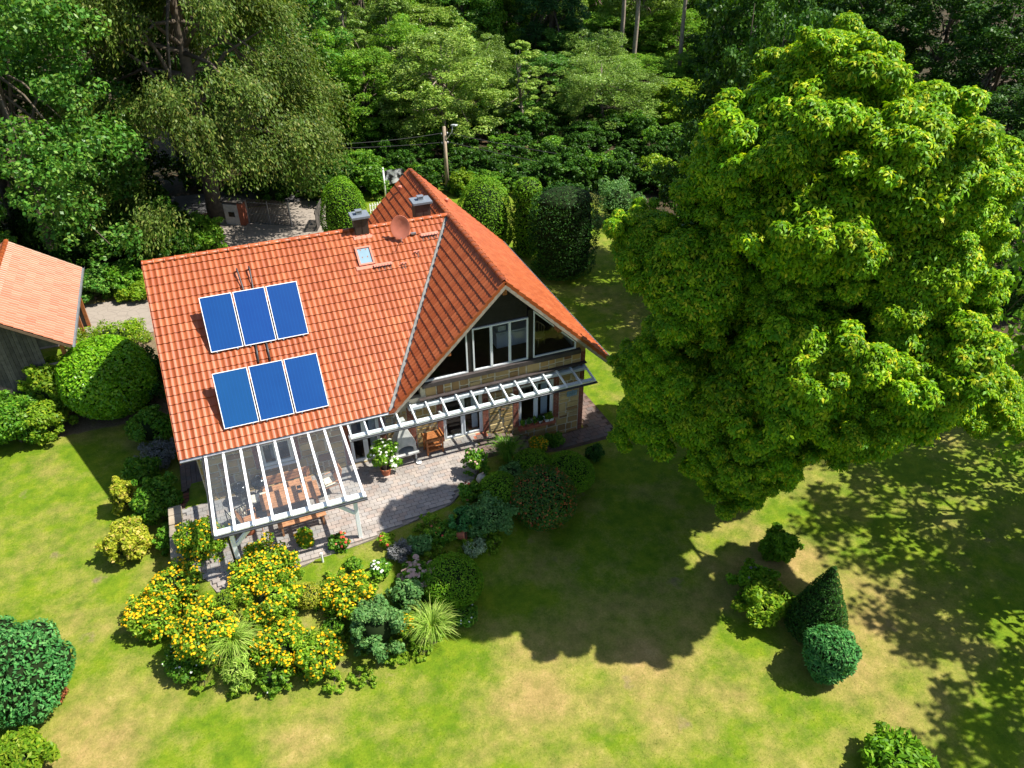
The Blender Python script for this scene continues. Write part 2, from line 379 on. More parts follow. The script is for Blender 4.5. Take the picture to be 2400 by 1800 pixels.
def unit(a):
    return a/np.maximum(np.linalg.norm(a, axis=-1, keepdims=True), 1e-9)

# ------------------------------------------------------------------ terrain
GZ, BZ = -1.1, -0.55
PATIO = np.array([(-12.1, -6.0), (-12.1, -8.3), (-11.2, -10.35), (-9.4, -10.3), (-8.1, -10.15), (-6.5, -9.95), (-5.2, -9.72), (-4.45, -9.55), (-3.3, -9.3), (-2.6, -8.75), (-1.95, -8.25), (-1.5, -7.6), (-1.3, -6.9), (-1.2, -5.9)])
def poly_dist(px, py, poly):
    px = np.asarray(px, float); py = np.asarray(py, float); d = np.full(px.shape, 1e9); ins = np.zeros(px.shape, bool)
    n = len(poly)
    for i in range(n):
        x0, y0 = poly[i]; x1, y1 = poly[(i+1) % n]; ex, ey = x1-x0, y1-y0
        t = np.clip(((px-x0)*ex+(py-y0)*ey)/(ex*ex+ey*ey), 0, 1)
        d = np.minimum(d, np.hypot(px-x0-t*ex, py-y0-t*ey))
        cr = ((y0 > py) != (y1 > py)) & (px < (x1-x0)*(py-y0)/(y1-y0+1e-12)+x0); ins ^= cr
    return np.where(ins, 0, d), ins
def sst(a, b, x): t = np.clip((x-a)/(b-a), 0, 1); return t*t*(3-2*t)
def zt(x, y):
    x = np.asarray(x, float); y = np.asarray(y, float)
    d, ins = poly_dist(x, y, PATIO)
    wdt = np.where(x < -12.1, .5, 3.6)
    r = 1-sst(0, 1, d/wdt)
    base = GZ + (BZ-GZ)*sst(3, 11, y) + .05*np.sin(x*.7+1)*np.cos(y*.6)*np.clip(d/4, 0, 1)
    return np.where(ins, -.16, base + (-.04-base)*r)
def zg(x, y): return float(zt(np.array([x]), np.array([y]))[0])

def grid_axis(lo, hi, a, b, step):
    near = list(np.arange(a, b+1e-6, step)); out = [a]
    s = step
    while out[-1] > lo: s *= 1.35; out.append(out[-1]-s)
    lo_ = sorted(out[1:]); out = [near[-1]]; s = step
    while out[-1] < hi: s *= 1.35; out.append(out[-1]+s)
    return np.array(lo_+near+out[1:])
gx = grid_axis(-420, 420, -22, 22, .33); gy = grid_axis(-150, 520, -26, 28, .33)
X, Y = np.meshgrid(gx, gy); Z = zt(X, Y)
V = np.stack([X.ravel(), Y.ravel(), Z.ravel()], 1)
nx, ny = len(gx), len(gy)
I = np.arange(nx*ny).reshape(ny, nx)
F = np.stack([I[:-1, :-1].ravel(), I[:-1, 1:].ravel(), I[1:, 1:].ravel(), I[1:, :-1].ravel()], 1)
me = np_mesh('ground', V, F, 'lawn_ground'); me.polygons.foreach_set('use_smooth', [True]*len(F))
BED = np.array([tuple(P(x, y, -.7).xy) for x, y in ((395, 1300), (330, 1400), (380, 1520), (480, 1610), (640, 1625), (760, 1600), (900, 1580), (1030, 1490), (1100, 1380), (1250, 1270), (1380, 1200), (1400, 1090), (1180, 1060), (1060, 1190), (850, 1275), (560, 1330))])
def masks(x, y):
    db, ib = poly_dist(x, y, BED)
    soil = np.where(ib, .36, np.clip(.36-db*.7, 0, 1))
    for (cx, cy) in ((130, 1300), (240, 1355), (200, 1500), (1580, 1362), (1285, 1318), (1480, 1602), (2090, 1472), (2310, 1258), (1600, 1690), (860, 1590), (790, 1560), (1350, 1330), (60, 1160)):
        q = P(cx, cy, GZ); soil = np.maximum(soil, np.clip(.8-np.hypot(x-q.x, y-q.y)/.8, 0, .5))
    soil = np.maximum(soil, np.where((y > -6) & (y < 12) & (x < -11.2) & (x > -17) & (y > 1.5), .75, 0))
    dry = np.full_like(soil, -.42)
    for (cx, cy, z, rx) in ((220, 1770, GZ, 3.2), (1500, 1560, GZ, 4.2), (1250, 1640, GZ, 3.0), (2050, 1480, GZ, 4.5), (1800, 1330, GZ, 3.0), (700, 1760, GZ, 1.6), (330, 1460, GZ, .9)):
        q = P(cx, cy, z); dry = np.maximum(dry, 1.42*np.clip(1-np.hypot(x-q.x, y-q.y)/(1.2*rx), 0, 1)-.42)
    dry = np.maximum(dry, .9*((y > 9.5) & (y < 14) & (x < -9)))
    forest = np.maximum(sst(13.5, 15, y+.0*x)*(x < -9) + sst(25.5, 27, y)*(x >= -9), sst(13, 16, x)*sst(-13, -9, y))
    forest = np.clip(np.maximum(forest, sst(24, 30, x)), 0, 1)
    return soil, dry, forest
so, dr, fo = masks(V[:, 0], V[:, 1])
for nm, arr in (('soil', so), ('dry', dr), ('forest', fo)):
    a = me.attributes.new(nm, 'FLOAT', 'POINT'); a.data.foreach_set('value', arr.astype(np.float32))
ground = link(bpy.data.objects.new('ground', me)); tag(ground, kind='structure')

# short grass standing on the lawn, uncountable
def grass():
    n = 110000
    pts = []
    x = rng.uniform(-19, 13, n*2); y = rng.uniform(-24, 4, n*2)
    # keep what the lens can see, thinning with distance is natural
    so, dr, fo = masks(x, y); d, ins = poly_dist(x, y, PATIO)
    inh = (x > -11.5) & (x < 3.6) & (y > -6.1)
    path = (x > -2) & (x < 4.9) & (y > -7.6) & (y < 6)
    inwalk = (x > -12.4) & (x < -11.2) & (y > -8.4) & (y < 5.4)
    dz = np.array([(a-CAMP[0])*CF.x+(b-CAMP[1])*CF.y+(-1.1-CAMP[2])*CF.z for a, b in zip(x, y)])
    sx = ((x-CAMP[0])*CR.x+(y-CAMP[1])*CR.y+(-1.1-CAMP[2])*CR.z)/dz*FPX; sy = ((x-CAMP[0])*CU.x+(y-CAMP[1])*CU.y+(-1.1-CAMP[2])*CU.z)/dz*FPX
    keep = (so < .5) & (d > .05) & ~inh & ~path & ~inwalk & (fo < .5) & (abs(sx) < 1400) & (abs(sy) < 1100) & (dz > 1)
    x, y, dr = x[keep][:n], y[keep][:n], dr[keep][:n]; m = len(x)
    z = zt(x, y); B = np.stack([x, y, z-.01], 1)
    th = rng.uniform(0, 2*np.pi, m); wd = rng.uniform(.006, .016, m); ln = rng.uniform(.025, .05, m)
    side = np.stack([np.cos(th), np.sin(th), 0*th], 1)*wd[:, None]
    lean = np.stack([rng.normal(0, .6, m), rng.normal(0, .6, m), np.ones(m)], 1); tip = B+unit(lean)*ln[:, None]
    Vv = np.stack([B-side, B+side, tip], 1).reshape(-1, 3); Ff = np.arange(3*m).reshape(m, 3)
    me = np_mesh('short_grass', Vv, Ff, 'grass_blade')
    a = me.attributes.new('dry', 'FLOAT', 'POINT'); a.data.foreach_set('value', np.repeat(dr, 3).astype(np.float32))
    tag(link(bpy.data.objects.new('short_grass', me)), 'short mown lawn grass with dry straw coloured patches', 'grass', kind='stuff')
grass()

def sheet(name, poly, mat, lift, thick=.0, res=.5):
    """a surfaced strip draped on the ground: poly in xy, cut into a grid"""
    bm = bmesh.new()
    f = bm.faces.new([bm.verts.new((x, y, 0)) for x, y in poly]); bm.faces.ensure_lookup_table()
    xs = [p[0] for p in poly]; ys = [p[1] for p in poly]
    for ax, lo, hi in ((0, min(xs), max(xs)), (1, min(ys), max(ys))):
        t = lo+res
        while t < hi:
            no = (1, 0, 0) if ax == 0 else (0, 1, 0); co = (t, 0, 0) if ax == 0 else (0, t, 0)
            bmesh.ops.bisect_plane(bm, geom=bm.verts[:]+bm.edges[:]+bm.faces[:], plane_co=co, plane_no=no); t += res
    vs = np.array([v.co[:2] for v in bm.verts]); zz = zt(vs[:, 0], vs[:, 1])
    for v, z in zip(bm.verts, zz): v.co.z = z+lift
    bmesh.ops.recalc_face_normals(bm, faces=bm.faces)
    me = bpy.data.meshes.new(name); bm.to_mesh(me); bm.free(); me.materials.append(MATS[mat])
    o = link(bpy.data.objects.new(name, me)); return tag(o, kind='structure')
sheet('driveway', [(-24, 8.9), (-11.8, 8.4), (-8, 7.6), (1.2, 7.4), (1.5, 12), (.5, 15.5), (-1.0, 17.5), (-1.2, 22.5), (-8.4, 22.5), (-9.0, 18.5), (-9.0, 12.6), (-12, 12.4), (-24, 12.2)], 'drive_paving', .03)
sheet('road', [(-16, 22.9), (9, 22.1), (9, 25.8), (-16, 26.6)], 'asphalt', .045, res=1.0)

# ------------------------------------------------------------------ house
Lh, A, H, T, S, VV, BR, YB, YF = 11.586, 6.313, 6.571, .68425, .98391, 4.395, 4.466, 5.893, -6.366
EH = H-T*A; HR = H-S*BR; YW = -5.94
house = thing('house', 'stone house with red clay tile roofs and glazed dark gable', 'house')
AB = 5.0                               # back eave of the long wing
zb = H-T*AB; xb = -T*AB/S
roof = MB()
DK = .1
def slab(poly, n):
    n = Vector(n).normalized(); roof.prism([Vector(p)-n*.02 for p in poly], -n*DK)
NM, NB, NL, NR = (0, -T, 1), (0, T, 1), (-S, 0, 1), (S, 0, 1)
slab([(-Lh, -A, EH), (-VV, -A, EH), (0, 0, H), (-Lh, 0, H)], NM)
slab([(0, 0, H), (-VV, -A, EH), (-VV, YF, EH), (0, YF, H)], NL)
slab([(0, 0, H), (0, YB, H), (-VV, YB, EH), (-VV, AB, EH), (xb, AB, zb)], NL)
slab([(-Lh, 0, H), (0, 0, H), (xb, AB, zb), (-Lh, AB, zb)], NB)
slab([(0, YF, H), (BR, YF, HR), (BR, YB, HR), (0, YB, H)], NR)
roof_o = roof.build('roof', 'roof_underside', house)

TW, TL = .2035, .335
PROF = [(0, .034), (.018, .026), (.045, .008), (.085, 0), (.125, .004), (.155, .020), (.180, .037), (.2035, .036)]
def tile_geo(tw, tl, prof=PROF, lip=.032, rise=.032):
    k = tw/PROF[-1][0]; vs = []; fs = []
    for u, h in prof: vs.append((u*k, -.012, h+rise+.012))
    for u, h in prof: vs.append((u*k, tl+.01, h+.006))
    for u, h in prof: vs.append((u*k, -.008, h+rise+.012-lip))
    m = len(prof)
    for i in range(m-1):
        fs.append((i, i+1, m+i+1, m+i)); fs.append((2*m+i, 2*m+i+1, i+1, i))
    return np.array(vs), fs
TV, TF = tile_geo(TW, TL)
def frame(o, e, wv):
    e = Vector(e).normalized(); wv = Vector(wv).normalized(); n = e.cross(wv)
    M = Matrix((e, wv, n)).transposed().to_4x4(); M.translation = Vector(o); return M
def lay(M, cols, rows, tl, test, jitter=.004):
    out = []
    for j in range(rows):
        for i in range(cols):
            if test(i, j):
                R = Matrix.Rotation(random.gauss(0, .006), 4, 'Z') @ Matrix.Rotation(random.gauss(0, .008), 4, 'X')
                out.append((i, j, M @ Matrix.Translation((i*TW, j*tl, random.uniform(0, jitter))) @ R))
    return out
def joined(name, mats_, V0, F0, mat, parent, cuts=()):
    bm = bmesh.new(); n = len(V0); vs = [Vector(v) for v in V0]
    for M in mats_:
        bv = [bm.verts.new(M @ v) for v in vs]
        for f in F0: bm.faces.new([bv[i] for i in f])
    for co, no in cuts:
        bmesh.ops.bisect_plane(bm, geom=bm.verts[:]+bm.edges[:]+bm.faces[:], plane_co=co, plane_no=no, clear_outer=True)
    me = bpy.data.meshes.new(name); bm.to_mesh(me); bm.free(); me.materials.append(MATS[mat]); 
    me.polygons.foreach_set('use_smooth', [True]*len(me.polygons))
    try: me.set_sharp_from_angle(angle=.7)
    except Exception: pass
    o = link(bpy.data.objects.new(name, me), parent); tag(o, kind='stuff'); return o
vd = Vector((VV, A, 0)).normalized(); vn = Vector((vd.y, -vd.x, 0))     # across the valley, towards the gable wing
SLM = math.hypot(A, T*A); tlm = SLM/23
TVm, TFm = tile_geo(TW, tlm)
Mm = frame((-Lh, -A, EH), (1, 0, 0), (0, A, T*A))
# solar panels stand on the long roof
cM = 1/math.hypot(1, T)
def onroof(x, s, h=0):   # x, distance up the slope from the eave, height off the plane
    return Mm @ Vector((x+Lh, s, h))
def roof_s(px, py):
    d = ray(px, py); Pn = Vector((0, -T, 1)); t = (Vector((0, 0, H))-Vector(CAMP)).dot(Pn)/d.dot(Pn); q = Vector(CAMP)+d*t
    return q.x, (q.y+A)/cM
PAN = []; PANEL = []
nM = Vector(NM).normalized()
def off_roof(px, py, h):
    d = ray(px, py); t = (Vector((0, 0, H))+nM*h-Vector(CAMP)).dot(nM)/d.dot(nM); return Vector(CAMP)+d*t
for row in (((499, 826), (725, 781), (461, 699), (693, 659)), ((525, 1006), (771, 951), (497, 875), (742, 828))):
    bl, br_, tl_, tr_ = off_roof(*row[0], .14), off_roof(*row[1], .14), off_roof(*row[2], .72), off_roof(*row[3], .72)
    bm_, tm_ = (bl+br_)/2, (tl_+tr_)/2; x0 = (bl.x+tl_.x)/2; x1 = (br_.x+tr_.x)/2
    PANEL.append((x0, x1, Vector((0, bm_.y, bm_.z)), Vector((0, tm_.y, tm_.z))))
    PAN.append((x0, x1, (bm_.y+A)/cM+.1, (tm_.y+A)/cM+.2))
def main_in(i, j):
    x = -Lh+(i)*TW; y = -A+(j)*tlm*cM
    return (Vector((x, y, 0))-Vector((-VV, -A, 0))).dot(vn) < -.02
tm = lay(Mm, 60, 23, tlm, main_in)
def fully(i, j):
    y = -A+j*tlm*cM; x = -Lh+(i+1)*TW
    if (Vector((x, y+tlm*cM, 0))-Vector((-VV, -A, 0))).dot(vn) > -.12 or (Vector((x, y, 0))-Vector((-VV, -A, 0))).dot(vn) > -.12: return False
    for (x0, x1, s0, s1) in PAN:
        if x0 < x < x1+TW and s0-.1 < j*tlm+.15 < s1: return False
    return True
single = [t for t in tm if fully(t[0], t[1])][:300]
sset = {(t[0], t[1]) for t in single}
tme = bpy.data.meshes.new('roof_tile'); tme.from_pydata([tuple(v) for v in TVm], [], TFm); tme.materials.append(MATS['clay_tile'])
tme.polygons.foreach_set('use_smooth', [True]*len(TFm))
try: tme.set_sharp_from_angle(angle=.7)
except Exception: pass
for i, j, M in single:
    o = bpy.data.objects.new('roof_tile', tme); link(o, roof_o); o.matrix_local = M
vco = Vector((-VV, -A, 0))
joined('roof_tile_field', [t[2] for t in tm if (t[0], t[1]) not in sset], TVm, TFm, 'clay_tile', roof_o, [(vco-vn*.10, vn)])
SLX = math.hypot(BR, S*BR); nrx = 19; tlx = SLX/nrx
TVx, TFx = tile_geo(TW, tlx)
cX = 1/math.hypot(1, S)
Ml = frame((-BR, YB, HR), (0, -1, 0), (BR, 0, S*BR))
ncx = int((YB-YF)/TW)+1
def left_in(i, j):
    y = YB-i*TW; x = -BR+j*tlx*cX
    if y > 0: return -T*(y-TW)/S > x-.3 or y > AB     # behind the ridge junction
    return True
tl_all = lay(Ml, ncx, nrx, tlx, lambda i, j: True)
front = [t[2] for t in tl_all if YB-t[0]*TW <= .1]
joined('roof_tile_field', front, TVx, TFx, 'clay_tile', roof_o, [(vco+vn*.05, -vn), ((0, 0, 0), (0, 1, 0)), ((0, YF, 0), (0, -1, 0))])
vb = Vector((xb, AB, 0)).normalized(); vbn = Vector((vb.y, -vb.x, 0))   # towards +y side of the back valley
if vbn.y < 0: vbn = -vbn
back = [t[2] for t in tl_all if YB-t[0]*TW > -.1]
joined('roof_tile_field', back, TVx, TFx, 'clay_tile', roof_o, [(vbn*.04, -vbn), ((0, 0, 0), (0, -1, 0))])
Mr = frame((BR, YF, HR), (0, 1, 0), (-BR, 0, S*BR))
joined('roof_tile_field', [t[2] for t in lay(Mr, ncx, nrx, tlx, lambda i, j: True)], TVx, TFx, 'clay_tile', roof_o, [((0, YB, 0), (0, 1, 0))])
SLB = math.hypot(AB, T*AB)
Mb = frame((0, AB, zb), (-1, 0, 0), (0, -AB, T*AB))
tb = lay(Mb, 57, 18, SLB/18, lambda i, j: -T*(AB-(j)*SLB/18*cM)/S > -(i*TW)-.2)
TVb, TFb = tile_geo(TW, SLB/18)
joined('roof_tile_field', [t[2] for t in tb], TVb, TFb, 'clay_tile', roof_o, [(-vbn*.08, vbn)])
# ridge tiles
def ridge_mesh():
    mb = MB(); k = 9; vs = []; fs = []
    for (x, r) in ((0, .118), (.06, .118), (.06, .105), (.42, .095)):
        for j in range(k):
            t = math.pi*(j/(k-1)); vs.append((x, r*math.cos(t)*1.1, r*math.sin(t)*.8))
    for i in range(3):
        for j in range(k-1): fs.append((i*k+j, i*k+j+1, (i+1)*k+j+1, (i+1)*k+j))
    mb.add(vs, fs); return mb.mesh('ridge_tile', 'clay_tile', True)
rme = ridge_mesh()
x = -Lh-.02
while x < -.25:
    o = link(bpy.data.objects.new('ridge_tile', rme), roof_o); o.location = (x, 0, H+.015); o.rotation_euler = (0, random.gauss(0, .006), random.gauss(0, .008)); x += .375
y = YF-.02
while y < YB-.3:
    o = link(bpy.data.objects.new('ridge_tile', rme), roof_o); o.location = (0, y, H+.02); o.rotation_euler = (0, random.gauss(0, .006), math.pi/2+random.gauss(0, .008)); y += .375
# valley lead, gutters, bargeboards
mb = MB()
up = Vector((0, 0, .012))
for sgn, wd in ((-1, .12), (1, .07)):
    a0 = Vector((-VV, -A-.03, EH))+up; a1 = Vector((0, 0, H))+up
    nrm = Vector(NM if sgn < 0 else NL).normalized(); d = (a1-a0).normalized(); sd = nrm.cross(d)
    if sd.dot(vn)*sgn < 0: sd = -sd
    mb.add([a0, a0+sd*wd, a1+sd*wd*.8, a1], [(0, 1, 2, 3)])
mb.build('valley_lead', 'lead', house)
def half_gutter(p, q, r, mat, name, parent):
    mb = MB(); p, q = Vector(p), Vector(q); d = (q-p).normalized(); sd = d.cross(Vector((0, 0, 1))).normalized(); k = 9
    vs = []
    for c in (p, q):
        for rr in (r, r*.85):
            for j in range(k):
                t = math.pi*j/(k-1); vs.append(c+sd*rr*math.cos(t)-Vector((0, 0, 1))*rr*math.sin(t))
    fs = []
    for j in range(k-1):
        fs += [(j, j+1, 2*k+j+1, 2*k+j), (k+j, 3*k+j, 3*k+j+1, k+j+1), (j, k+j, k+j+1, j+1), (2*k+j, 2*k+j+1, 3*k+j+1, 3*k+j)]
    fs += [(0, 2*k, 3*k, k), (k-1, 2*k-1, 4*k-1, 3*k-1)]
    mb.add(vs, fs); return mb.build(name, mat, parent, smooth=False)
half_gutter((-Lh-.02, -A-.075, EH-.005), (-VV+.12, -A-.075, EH-.005), .07, 'zinc', 'gutter', house)
half_gutter((BR+.07, YF, HR-.02), (BR+.07, YB, HR-.02), .07, 'zinc', 'gutter', house)
half_gutter((-Lh-.02, AB+.07, zb-.01), (xb, AB+.07, zb-.01), .07, 'zinc', 'gutter', house)
mb = MB(); mb.tube([(-10.95, -A-.07, EH-.06), (-10.95, -A-.06, EH-.22), (-11.0, YW-.14, EH-.42), (-11.0, YW-.14, -1.0)], .045, 8); mb.build('downpipe', 'zinc', house, smooth=True)
mb = MB(); mb.tube([(3.3, YW-.08, 2.1), (3.3, YW-.08, -1.0)], .04, 8); 
for sgn in (-1, 1):
    mb = MB(); x1 = -VV if sgn < 0 else BR
    h1 = EH if sgn < 0 else HR
    mb.prism([(0, YF-.004, H-.02), (x1, YF-.004, h1-.02), (x1, YF-.004, h1-.24), (0, YF-.004, H-.25)], (0, -.045, 0))
    mb.build('bargeboard', 'bargeboard', house)
    mb = MB(); mb.prism([(0, YB+.004, H-.02), (sgn*4.4, YB+.004, H-.02-S*4.4), (sgn*4.4, YB+.004, H-.24-S*4.4), (0, YB+.004, H-.25)], (0, .045, 0)); mb.build('bargeboard', 'bargeboard', house)
    mb = MB()                       # row of verge tiles along the gable edge
    for j in range(nrx):
        b = Vector((sgn*(BR-j*tlx*cX), YF-.05, HR+j*tlx*cX*S)); t_ = Vector((sgn*(BR-(j+1)*tlx*cX), YF-.05, HR+(j+1)*tlx*cX*S)); n = Vector((sgn*S, 0, 1)).normalized()
        mb.prism([b+n*.075, t_+n*.045, t_-n*.07, b-n*.05], (0, .10, 0))
    tag(mb.build('verge_tiles', 'clay_tile', roof_o), kind='stuff')
for sy, y1, z1 in ((-1, -A, EH), (1, AB, zb)):
    mb = MB(); mb.prism([(-Lh-.005, 0, H+.03), (-Lh-.005, y1, z1+.03), (-Lh-.005, y1, z1-.2), (-Lh-.005, 0, H-.2)], (-.04, 0, 0)); mb.build('bargeboard', 'clay_tile', house)
for xx, zz in ((0, H-.42), (2.15, H-.42-S*2.15+.12), (-2.15, H-.42-S*2.15+.12)):
    mb = MB(); mb.box((xx-.08, YF+.03, zz-.1), (xx+.08, YW-.01, zz+.1)); mb.build('purlin_end', 'teak', house)

# --- walls with openings, faced with stones and brick quoins
def rect_holes(x0, x1, z0, z1, holes):
    xs = sorted({x0, x1, *[v for h in holes for v in h[:2] if x0 < v < x1]}); zs = sorted({z0, z1, *[v for h in holes for v in h[2:] if z0 < v < z1]})
    out = []
    for i in range(len(xs)-1):
        for j in range(len(zs)-1):
            cx, cz = (xs[i]+xs[i+1])/2, (zs[j]+zs[j+1])/2
            if not any(h[0] < cx < h[1] and h[2] < cz < h[3] for h in holes): out.append((xs[i], xs[i+1], zs[j], zs[j+1]))
    return out
XW0, XW1 = -11.15, 3.46
DOOR = (-2.42, -.84, .0, 1.92); WIN = (.66, 2.14, -.18, 1.74); LDOOR = (-5.98, -4.86, .0, 2.0); LWIN = (-9.1, -8.0, .82, 1.86)
HOLES = [DOOR, WIN, LDOOR, LWIN]
WZ0, WZ1 = -1.4, 2.72
mb = MB()
for a, b, c, d in rect_holes(XW0, XW1, WZ0, 2.1, HOLES): mb.box((a, YW, c), (b, YW+.3, d))
mb.box((XW0, YW, 2.1), (-3.2, YW+.2, 2.3)); mb.box((-3.2, YW, 2.1), (XW1, YW+.3, WZ1))
front = mb.build('front_wall', 'mortar', house)
front.data.materials.append(MATS['room_wall'])
mb = MB()
mb.box((XW1-.3, YW+.3, WZ0), (XW1, 5.2, 2.9)); mb.build('side_wall', 'mortar', house)
mb = MB(); mb.box((XW0, YW+.3, WZ0), (XW0+.3, 4.6, 2.5))
mb.prism([(XW0, -5.6, 2.5), (XW0, 4.4, 2.5), (XW0, .2, H-.4), (XW0, -.2, H-.4)], (.3, 0, 0)); mb.build('side_wall', 'mortar', house)
mb = MB(); mb.box((XW0+.3, 4.3, WZ0), (-3.6, 4.6, 2.5)); mb.box((-3.6, 4.9, WZ0), (XW1-.3, 5.2, 2.9))
mb.prism([(-3.6, 5.2, 2.9), (3.4, 5.2, 2.9), (0, 5.2, H-.35)], (0, -.3, 0)); mb.build('back_wall', 'mortar', house)
# stones
def roofz(x):                          # underside of the roof above the front wall
    zc = H-S*abs(x)-.2
    zm = EH+T*(YW+A)-.16
    return max(zc, zm) if -VV < x < BR else zm
QUO = []                               # brick quoins beside openings: x0,x1,z0,z1
for (a, b, c, d) in HOLES:
    QUO += [(a-.24, a, c-.0, d+.24), (b, b+.24, c, d+.24), (a, b, d, d+.24)]
QUO += [(WIN[0], WIN[1], WIN[2]-.12, WIN[2]), (XW1-.2, XW1, -1.2, 2.72), (-3.8, -3.5, 0, 2.0)]
def clash(a, b, c, d, rs, e=.0):
    return any(a < r[1]-e and b > r[0]+e and c < r[3]-e and d > r[2]+e for r in rs)
stone_cache = []
def stone_mesh():
    mb = MB(); ch = .06
    pts = [(-.5, -.5+ch), (-.5+ch, -.5), (.5-ch, -.5), (.5, -.5+ch), (.5, .5-ch), (.5-ch, .5), (-.5+ch, .5), (-.5, .5-ch)]
    pts = [(x*random.uniform(.93, 1.0), z*random.uniform(.93, 1.0)) for x, z in pts]
    vs = [(x, 0, z) for x, z in pts] + [(x*.9, -1, z*.88) for x, z in pts] 
    fs = [(i, (i+1) % 8, 8+(i+1) % 8, 8+i) for i in range(8)] + [tuple(range(8, 16))]
    mb.add(vs, fs); return mb.mesh('stone', 'sandstone')
stone_cache = [stone_mesh() for _ in range(7)]
nst = 0
def face_stones(x0, x1, z0, z1, parent, avoid, top=None):
    global nst
    z = z0
    def put(xa, xb, za, zb):
        global nst
        if xb-xa < .07 or zb-za < .07: return
        o = bpy.data.objects.new('stone', random.choice(stone_cache)); link(o, parent)
        o.location = ((xa+xb)/2, YW+.012, (za+zb)/2); o.scale = (xb-xa-.032, random.uniform(.03, .062), zb-za-.032); nst += 1
        if random.random() < .5: o.rotation_euler = (0, math.pi, 0)
    while z < z1-.08:
        h = random.uniform(.42, .62) if z1-z > .75 else z1-z
        cuts = sorted([(max(x0, r[0]), min(x1, r[1])) for r in avoid if r[3] > z+.03 and r[2] < z+h-.03 and r[1] > x0 and r[0] < x1])
        zs_ = sorted({z, z+h, *[v for r in avoid for v in r[2:] if z+.03 < v < z+h-.03 and r[1] > x0 and r[0] < x1]})
        for za, zb in zip(zs_[:-1], zs_[1:]):
            cur = x0; iv = []
            for r in sorted([(max(x0, r[0]), min(x1, r[1])) for r in avoid if r[3] > za+.01 and r[2] < zb-.01 and r[1] > x0 and r[0] < x1]):
                if r[0] > cur+.06: iv.append((cur, r[0]))
                cur = max(cur, r[1])
            if x1 > cur+.06: iv.append((cur, x1))
            for a, b in iv:
                xx = a
                while xx < b-.03:
                    wdt = random.uniform(.26, .66)
                    if b-(xx+wdt) < .18: wdt = b-xx
                    if zb-za > .36 and random.random() < .72:
                        f_ = random.uniform(.35, .65); m_z = za+(zb-za)*f_; put(xx, xx+wdt, za, m_z)
                        if wdt > .46 and random.random() < .6:
                            xm = xx+wdt*random.uniform(.4, .6); put(xx, xm, m_z, zb); put(xm, xx+wdt, m_z, zb)
                        else: put(xx, xx+wdt, m_z, zb)
                    else: put(xx, xx+wdt, za, zb)
                    xx += wdt
        z += h
face_stones(XW0, XW1-.02, -1.15, 2.05, front, HOLES+QUO)
face_stones(-3.05, XW1-.02, 2.2, 2.72, front, QUO)
def bricks(x0, x1, z0, z1, mb, soldier=False):
    if soldier:
        x = x0
        while x < x1-.03:
            wd = min(.075, x1-x); mb.box((x+.004, YW-.02, z0+.005), (x+wd-.004, YW+.02, z1-.005)); x += .079
        return
    z = z0; k = 0
    while z < z1-.03:
        x = x0 - (.12 if k % 2 else 0)
        while x < x1-.02:
            a, b = max(x, x0), min(x+.236, x1)
            if b-a > .03: mb.box((a+.005, YW-.02-random.uniform(0, .006), z+.005), (b-.005, YW+.02, min(z+.073, z1)))
            x += .244
        z += .079; k += 1
mb = MB()
for i, q in enumerate(QUO): bricks(*q, mb, soldier=(i % 3 == 2 and i < 12) or i == 12)
tag(mb.build('brick_quoins', 'brick', house), kind='stuff')
# glass-brick light (2 x 4 blue blocks) near the right corner
mb = MB()
for i in range(4):
    for j in range(2): mb.box((2.72+i*.115, YW-.05, .72+j*.13), (2.72+i*.115+.10, YW+.02, .72+j*.13+.115))
mb.build('glass_block_vent', 'sill_pane', house)

def casement(name, x0, x1, z0, z1, leaves, parent, y=YW+.08, fw_=.07, curtain=(), label=None):
    """window or glazed door: frame part with sub-parts sash and pane"""
    mb = MB(); d0, d1 = y-.035, y+.045
    mb.box((x0, d0, z0), (x0+fw_, d1, z1)); mb.box((x1-fw_, d0, z0), (x1, d1, z1)); mb.box((x0+fw_, d0, z0), (x1-fw_, d1, z0+fw_)); mb.box((x0+fw_, d0, z1-fw_), (x1-fw_, d1, z1))
    wl = (x1-x0-2*fw_)/leaves
    for i in range(1, leaves): mb.box((x0+fw_+i*wl-.035, d0+.003, z0+fw_), (x0+fw_+i*wl+.035, d1-.003, z1-fw_))
    fr = mb.build(name, 'white_frame', parent, bevel=.006)
    if label: fr['label'] = label
    for i in range(leaves):
        a = x0+fw_+i*wl+.004+(.035 if i else 0); b = x0+fw_+(i+1)*wl-.004-(.035 if i < leaves-1 else 0)
        mb = MB(); s_ = .045
        mb.box((a, y-.05, z0+fw_+.004), (a+s_, y+.02, z1-fw_-.004)); mb.box((b-s_, y-.05, z0+fw_+.004), (b, y+.02, z1-fw_-.004))
        mb.box((a+s_, y-.05, z0+fw_+.004), (b-s_, y+.02, z0+fw_+s_)); mb.box((a+s_, y-.05, z1-fw_-s_), (b-s_, y+.02, z1-fw_-.004)); mb.build('sash', 'white_frame', fr, bevel=.004)
        mb = MB(); mb.box((a+s_, y-.008, z0+fw_+s_), (b-s_, y+.004, z1-fw_-s_)); mb.build('pane', 'window_glass', fr)
    for (ca, cb) in curtain:
        mb = MB(); n = 16; vs = []; fs = []
        for k in range(n+1):
            xx = ca+(cb-ca)*k/n; yy = y+.22+.035*math.sin(k*2.1)
            vs += [(xx, yy, z0+.08), (xx, yy, z1-.08)]
        for k in range(n): fs.append((2*k, 2*k+2, 2*k+3, 2*k+1))
        mb.add(vs, fs); mb.build('curtain', 'curtain', fr)
    return fr
casement('patio_door', *DOOR, 2, house, curtain=((-1.2, -.95),))
casement('window', *WIN, 2, house, curtain=((1.72, 2.02),))
casement('patio_door', *LDOOR, 2, house, curtain=((-5.2, -4.95),))
